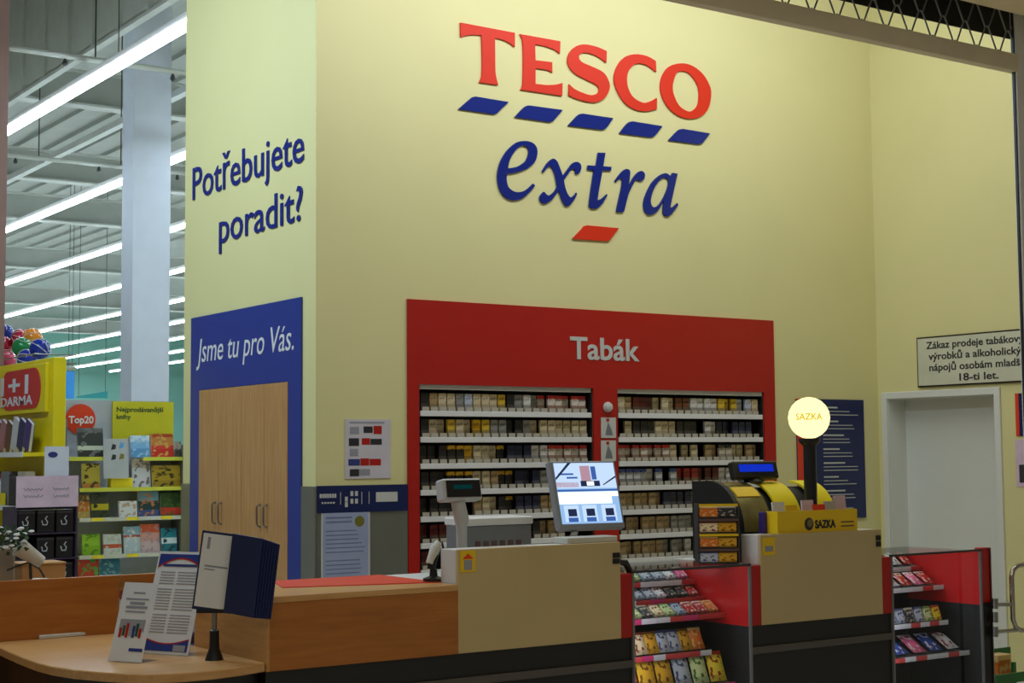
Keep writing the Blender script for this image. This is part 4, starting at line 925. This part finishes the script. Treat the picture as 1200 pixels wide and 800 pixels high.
write('Top20', 'A', Vector((0, YB + .275, 0)), a.x - .125, a.x + .13, a.z - .04, .075, .004, .002, 'white', t, weight=.03)
a, b = P6(132, 470, YB + .27), P6(203, 514, YB + .27)
t = thing('bestseller_sign', 'rectangular yellow bestseller sign above the books', 'sign', (a.x, YB + .27, b.z)); bx(a.x, b.x, YB + .265, YB + .285, b.z, a.z).build('board', M('sign_yellow', (204, 196, 30), .5), t)
write('Nejprodávanější', 'A', Vector((0, YB + .262, 0)), a.x + .04, b.x - .11, a.z - .105, .05, .0, .001, 'leaf', t, weight=.02); write('knihy', 'A', Vector((0, YB + .262, 0)), a.x + .04, a.x + .19, a.z - .18, .05, .0, .001, 'leaf', t, weight=.02)
BK = [ # colour words, label tail, px rect, bottom shelf row, stops, blotch
 ('black', 'novel with white dots', (92,501,122), 535.5, [(0,(40,42,46)),(.25,(200,205,190)),(.4,(50,54,58)),(.85,(90,92,96))], (110,112,116)),
 ('sky blue', 'book', (154,510,176), 535.5, [(0,(90,150,200)),(.4,(120,176,222)),(.7,(196,216,236))], (150,190,226)),
 ('red and gold', 'book', (178,508,204), 535.5, [(0,(206,40,36)),(.35,(214,60,50)),(.5,(190,120,60)),(.85,(170,60,30))], (200,160,80)),
 ('small dark', 'book', (205,517,213), 535.5, [(0,(50,50,50)),(.5,(160,150,140))], (90,90,80)),
 ('yellow', 'picture book', (97,543,118), 571, [(0,(200,130,60)),(.2,(196,176,70)),(.8,(206,190,90))], (80,60,30)),
 ('tall white', 'book with a figure', (156,533,177), 571, [(0,(206,206,214)),(.6,(190,170,150)),(.85,(206,200,200))], (120,110,110)),
 ('gold landscape', 'book with a dark figure', (179,545,212), 571, [(0,(160,130,30)),(.3,(178,146,34)),(.8,(170,140,40))], (60,48,24)),
 ('orange and brown', 'book', (92,580,106), 605.5, [(0,(190,160,90)),(.3,(200,110,50)),(.7,(120,90,60))], (220,180,120)),
 ('dark green and yellow', 'book', (108,577,128), 605.5, [(0,(60,66,50)),(.3,(206,190,40)),(.55,(60,66,60))], (40,44,40)),
 ('white', 'card box', (140,587,161), 605.5, [(0,(216,218,222)),(.9,(224,226,230))], (190,160,140)),
 ('dark teal', 'toy box', (163,575,187), 605.5, [(0,(60,80,140)),(.25,(24,58,60)),(.6,(110,150,170))], (190,120,80)),
 ('dark green', 'toy box with red badge', (189,577,212), 605.5, [(0,(60,70,40)),(.05,(206,50,40)),(.35,(40,70,34))], (60,100,40)),
 ('lime green', 'book', (97,626,118), 648.5, [(0,(130,180,30)),(.45,(150,196,50)),(.7,(140,186,40))], (90,140,20)),
 ('white', 'book with orange animal', (122,626,143), 648.5, [(0,(214,214,210)),(.3,(206,90,60)),(.5,(210,214,214))], (190,196,190)),
 ('pale blue', 'winter picture book', (146,617,166), 648.5, [(0,(186,204,220)),(.6,(190,80,70)),(.68,(150,186,216))], (214,220,226)),
 ('salmon and orange', 'book', (166,614,188), 648.5, [(0,(196,170,176)),(.4,(206,150,140)),(.7,(216,90,50))], (170,140,150)),
 ('teal', 'book with white diamond', (190,619,208), 648.5, [(0,(20,110,130)),(.35,(206,222,230)),(.6,(20,130,150))], (20,60,80)),
 ('red and green', 'book', (93,656,117), 690, [(0,(70,160,70)),(.4,(200,60,50))], (80,180,80)),
 ('teal and grey', 'book', (118,655,142), 690, [(0,(150,180,190)),(.5,(40,110,140))], (120,160,176))]
rown = {535.5: 'top', 571: 'second', 605.5: 'third', 648.5: 'fourth', 690: 'bottom'}
for i, (cw, tail, (xa, yt, xb), row, stops, blob) in enumerate(BK):
    printed(f'cover_{i}', stops, blob=blob, blob_scale=3 + (i % 4), thr=.58, rough=.35)
    yb = YB + .02 + .01 * (i % 3); a, b = at(xa, yt, 'Y', yb), at(xb, yt, 'Y', yb); z_ = shz[row]
    m = MB(); m.X = xf(((a.x + b.x) / 2, yb, z_ + .001), 0, -.13); wd_ = (b.x - a.x) / 2; hh_ = (a.z - z_)
    m.box(-wd_, wd_, 0, .003, 0, hh_); bk = m
    t = thing('book', f'{cw} {tail} on the {rown[row]} shelf of the book wall', 'book', ((a.x + b.x) / 2, yb, z_), 'books on the book wall')
    m.build('front_cover', f'cover_{i}', t)
    m = MB(); m.X = xf(((a.x + b.x) / 2, yb, z_ + .001), 0, -.13); m.box(-wd_ + .003, wd_ - .003, .003, .022, .003, hh_ - .003); m.build('pages', 'paper', t)
    m = MB(); m.X = xf(((a.x + b.x) / 2, yb, z_ + .001), 0, -.13); m.box(-wd_, wd_, .022, .025, 0, hh_); m.build('back_cover', f'cover_{i}', t)
a, b = P6(122, 514, YB - .06), P6(151, 560, YB - .06)
t = thing('hanging_sheet', 'grey sheet with four small pictures hanging before the books', 'sheet', (a.x, YB - .06, b.z)); m = MB(); m.X = xf((a.x, YB - .06, b.z), 0, -.06)
m.box(0, b.x - a.x, 0, .004, 0, a.z - b.z); m.build('sheet', M('sheet_grey', (176, 180, 186), .5), t)
m = MB(); m.X = xf((a.x, YB - .06, b.z), 0, -.06); W, Hh = b.x - a.x, a.z - b.z
for u, v, mi in ((.3, .72, 0), (.62, .76, 1), (.3, .46, 0), (.62, .48, 2)): m.prism([(W * u, Hh * v), (W * (u + .18), Hh * (v + .02)), (W * (u + .2), Hh * (v + .13)), (W * (u + .06), Hh * (v + .15))], 'Y', -.002, 0, mi)
m.build('print', ['ink', 'deep_sky', 'olive'], t)
a, b = P6(130, 560, YB), P6(155, 571, YB)
tag(bx(a.x, b.x, YB - .01, YB + .1, shz[571] + .001, a.z).build('yellow_carton', 'yellow_shop', bevel=.004), 'low bright yellow carton on second shelf of the book wall', 'carton')

# black gift box stand
YS = 2.75
def P5(x, y, Y=YS): return at(x, y, 'Y', Y)
a, b = P5(19, 558), P5(91, 593); zt, zm = a.z, b.z; x0, x1 = a.x, b.x
gs = thing('gift_box_stand', 'floor stand with pink header holding black gift boxes', 'stand', ((x0 + x1) / 2, YS + .15, 0))
bx(x0, x1, YS - .01, YS, zm, zt).build('header', 'pink_card', gs); bx(x0, x1, YS + .3, YS + .32, 0, zm).build('back', 'black', gs)
for xs in (x0, x1 - .012): bx(xs, xs + .012, YS, YS + .3, 0, zm).build('side', M('stand_side', (56, 40, 60), .5), gs)
for k in range(2):      # two lines of illegible pale script in two columns
    for c in range(2):
        xa_, za_ = x0 + .05 + .22 * c, zm + .13 - .05 * k
        MB().tube([(xa_ + .009 * q_, YS - .0115, za_ + .009 * math.sin(2.1 * q_ + c + k) + .006 * (q_ % 4 == 0)) for q_ in range(17 - 3 * c)], .003, 5).build('script', 'plain_grey', gs)
wcol = (x1 - x0 - .03) / 3; rz_ = [P5(55, 624).z, P5(55, 654).z, P5(55, 684).z]
printed('gift_black', [(0, (34, 32, 36)), (.12, (26, 25, 28)), (.86, (70, 68, 72)), (.92, (28, 27, 30))], rough=.4)
for r in range(3):
    bx(x0 + .012, x1 - .012, YS + .0, YS + .3, rz_[r] - .012, rz_[r]).build('shelf', M('stand_side'), gs)
    for c in range(3):
        if (r, c) in ((1, 0), (2, 0), (2, 1)): continue
        xx = x0 + .015 + wcol * c; hh_ = .165 if r == 0 else .155
        t = thing('gift_box', f'black gift box with pale swan-like emblem, {ORD[c]} from left on {ORD[r]} shelf of pink-headed stand', 'box', (xx + wcol / 2, YS + .1, rz_[r]), 'black gift boxes')
        bx(xx + .008, xx + wcol - .008, YS + .02, YS + .2, rz_[r] + .001, rz_[r] + hh_).build('carton', 'gift_black', t, bevel=.003)
        m = MB(); cx_, cz_ = xx + wcol / 2, rz_[r] + hh_ * .48
        m.tube([(cx_ + .01, YS + .019, cz_ + .04), (cx_ - .005, YS + .019, cz_ + .022), (cx_ + .012, YS + .019, cz_), (cx_ + .006, YS + .019, cz_ - .022), (cx_ - .022, YS + .019, cz_ - .022), (cx_ - .03, YS + .019, cz_ + .01)], .005, 5)
        m.build('emblem', 'light_grey', t)
a, b = P5(52, 523, YS + .02), P5(80, 560, YS + .02)
t = thing('upright_card', 'white glossy card with blue oval standing above the pink header', 'card', (a.x, YS + .02, b.z - .05)); bx(a.x, b.x, YS + .01, YS + .016, zt - .03, a.z).build('card', M('gloss_white', (214, 220, 230), .08), t)
m = MB(); m.X = xf(((a.x + b.x) / 2 - .03, YS + .01, a.z - .06), rx=math.pi / 2); m.X = m.X @ Matrix.Scale(.6, 4, (0, 1, 0)); m.lathe([(.036, 0), (.036, .002)], (0, 0, 0), 18); m.build('oval', 'ink_blue', t)

# yellow gondola with promotion sign
GX, GY = -.54, 3.34
yf_ = at(2, 430, 'X', GX).y + .6
go = thing('promotion_gondola', 'yellow shelf gondola with red promotional sign at the far left', 'gondola', (GX + .05, 4.2, 0))
bx(GX, GX + .10, GY, yf_, 0, 2.40).build('upright_panel', 'yellow_shop', go, bevel=.006)
zs_ = at(63, 482, 'X', GX).z
bx(GX - .03, GX, GY + .1, yf_, zs_, 2.36).build('header_board', 'yellow_shop', go, bevel=.004)
za, zb2 = at(20, 434, 'X', GX - .03).z, at(20, 480, 'X', GX - .03).z; ya_ = at(48, 450, 'X', GX - .03).y
ov = [];  yl = ya_ + 1.02; rr = .16
for k in range(9): t_ = math.pi / 2 * k / 8; ov.append((ya_ + rr - rr * math.sin(t_), za - rr + rr * math.cos(t_)))
for k in range(9): t_ = math.pi / 2 * k / 8; ov.append((ya_ + rr - rr * math.cos(t_), zb2 + rr - rr * math.sin(t_)))
for k in range(9): t_ = math.pi / 2 * k / 8; ov.append((yl - rr + rr * math.sin(t_), zb2 + rr - rr * math.cos(t_)))
for k in range(9): t_ = math.pi / 2 * k / 8; ov.append((yl - rr + rr * math.cos(t_), za - rr + rr * math.sin(t_)))
ps = thing('promotion_sign', 'rounded red sign with white offer lettering on yellow gondola', 'sign', (GX - .031, (ya_ + yl) / 2, zb2)); m = MB(); m.prism(ov, 'X', GX - .036, GX - .031); m.build('plate', 'red_gloss', ps)
write('1+1', 'B', Vector((GX - .036, 0, 0)), -at(1, 460, 'X', GX - .036).y, -at(33, 455, 'X', GX - .036).y, at(20, 462, 'X', GX - .036).z, .155, .0005, .002, 'paper', ps, weight=.02, split=True)
write('ZDARMA', 'B', Vector((GX - .036, 0, 0)), -at(0, 470, 'X', GX - .036).y - .14, -at(38, 468, 'X', GX - .036).y, at(20, 475, 'X', GX - .036).z, .075, .0005, .002, 'paper', ps, weight=.015, split=True)
zsh = at(24, 530, 'X', GX - .19).z
for k, z_ in enumerate((zsh, zsh - .42, zsh - .84)):
    s_ = bx(GX - .19, GX, GY + .12, yf_, z_ - .03, z_).build('shelf', 'yellow_shop' if k == 0 else 'dark_grey', go); bx(GX - .20, GX - .19, GY + .12, yf_, z_ - .035, z_ + .004).build('edge_strip', 'white', s_)
lb = [('violet', (70, 50, 120)), ('navy', (36, 44, 90)), ('white', (206, 206, 206)), ('brown', (110, 74, 50)), ('pink', (180, 120, 120)), ('black', (40, 38, 40)), ('grey', (160, 150, 150)), ('rust', (126, 62, 46)), ('brick red', (140, 56, 44)), ('maroon', (110, 40, 40))]
for k, (cw, c) in enumerate(lb):
    M('lean_' + cw, c, .4); yy = GY + .26 + .165 * k
    t = thing('leaning_book', f'{cw} leaning book, {ORD[k]} from the near end of yellow gondola shelf', 'book', (GX - .11, yy, zsh), 'leaning books on the yellow gondola')
    X_ = xf((GX - .11, yy, zsh + .002), 0, math.radians(20)); hh_ = .235 + .012 * (k % 3); bw = .14
    m = MB(); m.X = X_; m.box(0, .003, 0, bw, 0, hh_); m.build('front_cover', 'lean_' + cw, t); m = MB(); m.X = X_; m.box(.003, .026, .003, bw - .003, .003, hh_ - .003); m.build('pages', 'paper', t); m = MB(); m.X = X_; m.box(.026, .03, 0, bw, 0, hh_); m.build('back_cover', 'lean_' + cw, t)
lw = [('black and grey box', 'sweet_dark', 'dark'), ('dark toy carton', 'gift_black', 'dark'), ('grey carton', 'mid_grey', 'grey'), ('red and white carton', 'sweet_white', 'red'), ('green carton', 'leaf', 'green')]
for k, (cw, mt_, _) in enumerate(lw):
    yy = GY + .16 + .22 * k; z_ = zsh - .42 + .001
    tag(bx(GX - .16, GX - .08, yy, yy + .19, z_, z_ + .27 - .02 * (k % 2)).build('toy_carton', mt_, bevel=.004), f'{cw}, {ORD[k]} from the near end below the leaning books', 'carton', 'cartons on the lower gondola shelf')
tag(bx(GX - .185, GX - .17, GY + .62, GY + .80, zsh - .42, zsh - .32).build('price_card', 'yellow_shop'), 'yellow price card on the lower gondola shelf edge', 'card'); 
# ball basket on top: coloured balls
BXP = GX + .21
balls = [('green', 26, 407, 0), ('blue', 47, 409, 0), ('crimson', 24, 397, .13), ('orange', 38, 396, .13), ('crimson', 3, 405, 0), ('blue', 5, 391, .13), ('pink', 7, 422, 0), ('blue', 32, 421, .02)]
bpos = [at(x, y, 'X', BXP + dx) for c, x, y, dx in balls]; bkz = min(p.z for p in bpos) - .09
bt = thing('ball_basket', 'wire basket holding play balls on top of yellow gondola', 'basket', (BXP, 4.9, bkz))
bx(GX + .101, BXP + .25, 4.15, yf_ + .3, bkz - .02, bkz).build('floor_panel', 'light_grey', bt)
for zz in (bkz + .03, bkz + .10):
    MB().tube([(GX + .108, 4.16, zz), (BXP + .245, 4.16, zz), (BXP + .245, yf_ + .29, zz), (GX + .108, yf_ + .29, zz), (GX + .108, 4.16, zz)], .006, 6).build('hoop', 'steel', bt)
bx(GX + .101, BXP + .1, 4.6, yf_ + .2, 0, bkz - .02).build('pedestal', 'yellow_shop', bt)
BC = {'green': (30, 130, 70), 'blue': (30, 50, 150), 'crimson': (190, 40, 70), 'orange': (230, 140, 40), 'pink': (220, 80, 110)}
for k, v in BC.items(): M('ball_' + k, v, .18, var=.05)
M('ball_stripe', (220, 220, 215), .2)
bl_lab = ['front middle', 'nearest the gondola end', 'behind the green one', 'top of the pile', 'leftmost middle', 'leftmost top', 'lowest left', 'half hidden behind the yellow edge']
for k, (c, x, y, dx) in enumerate(balls):
    p = bpos[k]; r_ = .088
    t = thing('play_ball', f'glossy {c} striped play ball, {bl_lab[k]}, on the yellow gondola', 'ball', (p.x, p.y, p.z - r_), 'play balls on the yellow gondola')
    MB().ball(p, r_, 18).build('skin', 'ball_' + c, t, smooth=True)
    m = MB(); m.X = Matrix.Translation(p) @ Matrix.Rotation(1.2 + k, 4, 'X') @ Matrix.Rotation(.6 * k, 4, 'Y')
    for j in range(4):
        tt = math.pi / 4 * j; m.tube([(r_ * 1.0 * math.sin(.25 + .26 * q_) * math.cos(tt), r_ * 1.0 * math.sin(.25 + .26 * q_) * math.sin(tt), r_ * 1.0 * math.cos(.25 + .26 * q_)) for q_ in range(11)], .0035, 5)
    m.build('stripe', 'ball_stripe', t, smooth=True)
# far hanging signs
def hanging(nm, label, mat, m, xa, xb, y, zt):
    t = thing(nm, label, 'sign', ((xa + xb) / 2, y, zt - .5)); m.build('board', mat, t)
    for x in (xa + .04, xb - .04): rod((x, y + .015, zt - .02), (x, y + .015, 7.4), .006, 5).build('hanger', 'dark_grey', t)
a, b = at(78, 435, 'Y', 20), at(87, 467, 'Y', 20)
hanging('aisle_sign', 'narrow blue aisle sign hanging far back beside the gondola', 'sky_blue', bx(a.x, b.x, 20, 20.03, b.z, a.z), a.x, b.x, 20, a.z)
a, b = at(90, 466, 'Y', 22), at(126, 461, 'Y', 22)
hanging('department_board', 'teal wedge-shaped department board far behind the book wall', 'teal', MB().prism([(a.x, a.z), (b.x, a.z), (b.x, b.z + .05), (a.x, a.z + .03)], 'Y', 22, 22.03), a.x, b.x, 22, a.z + .05)
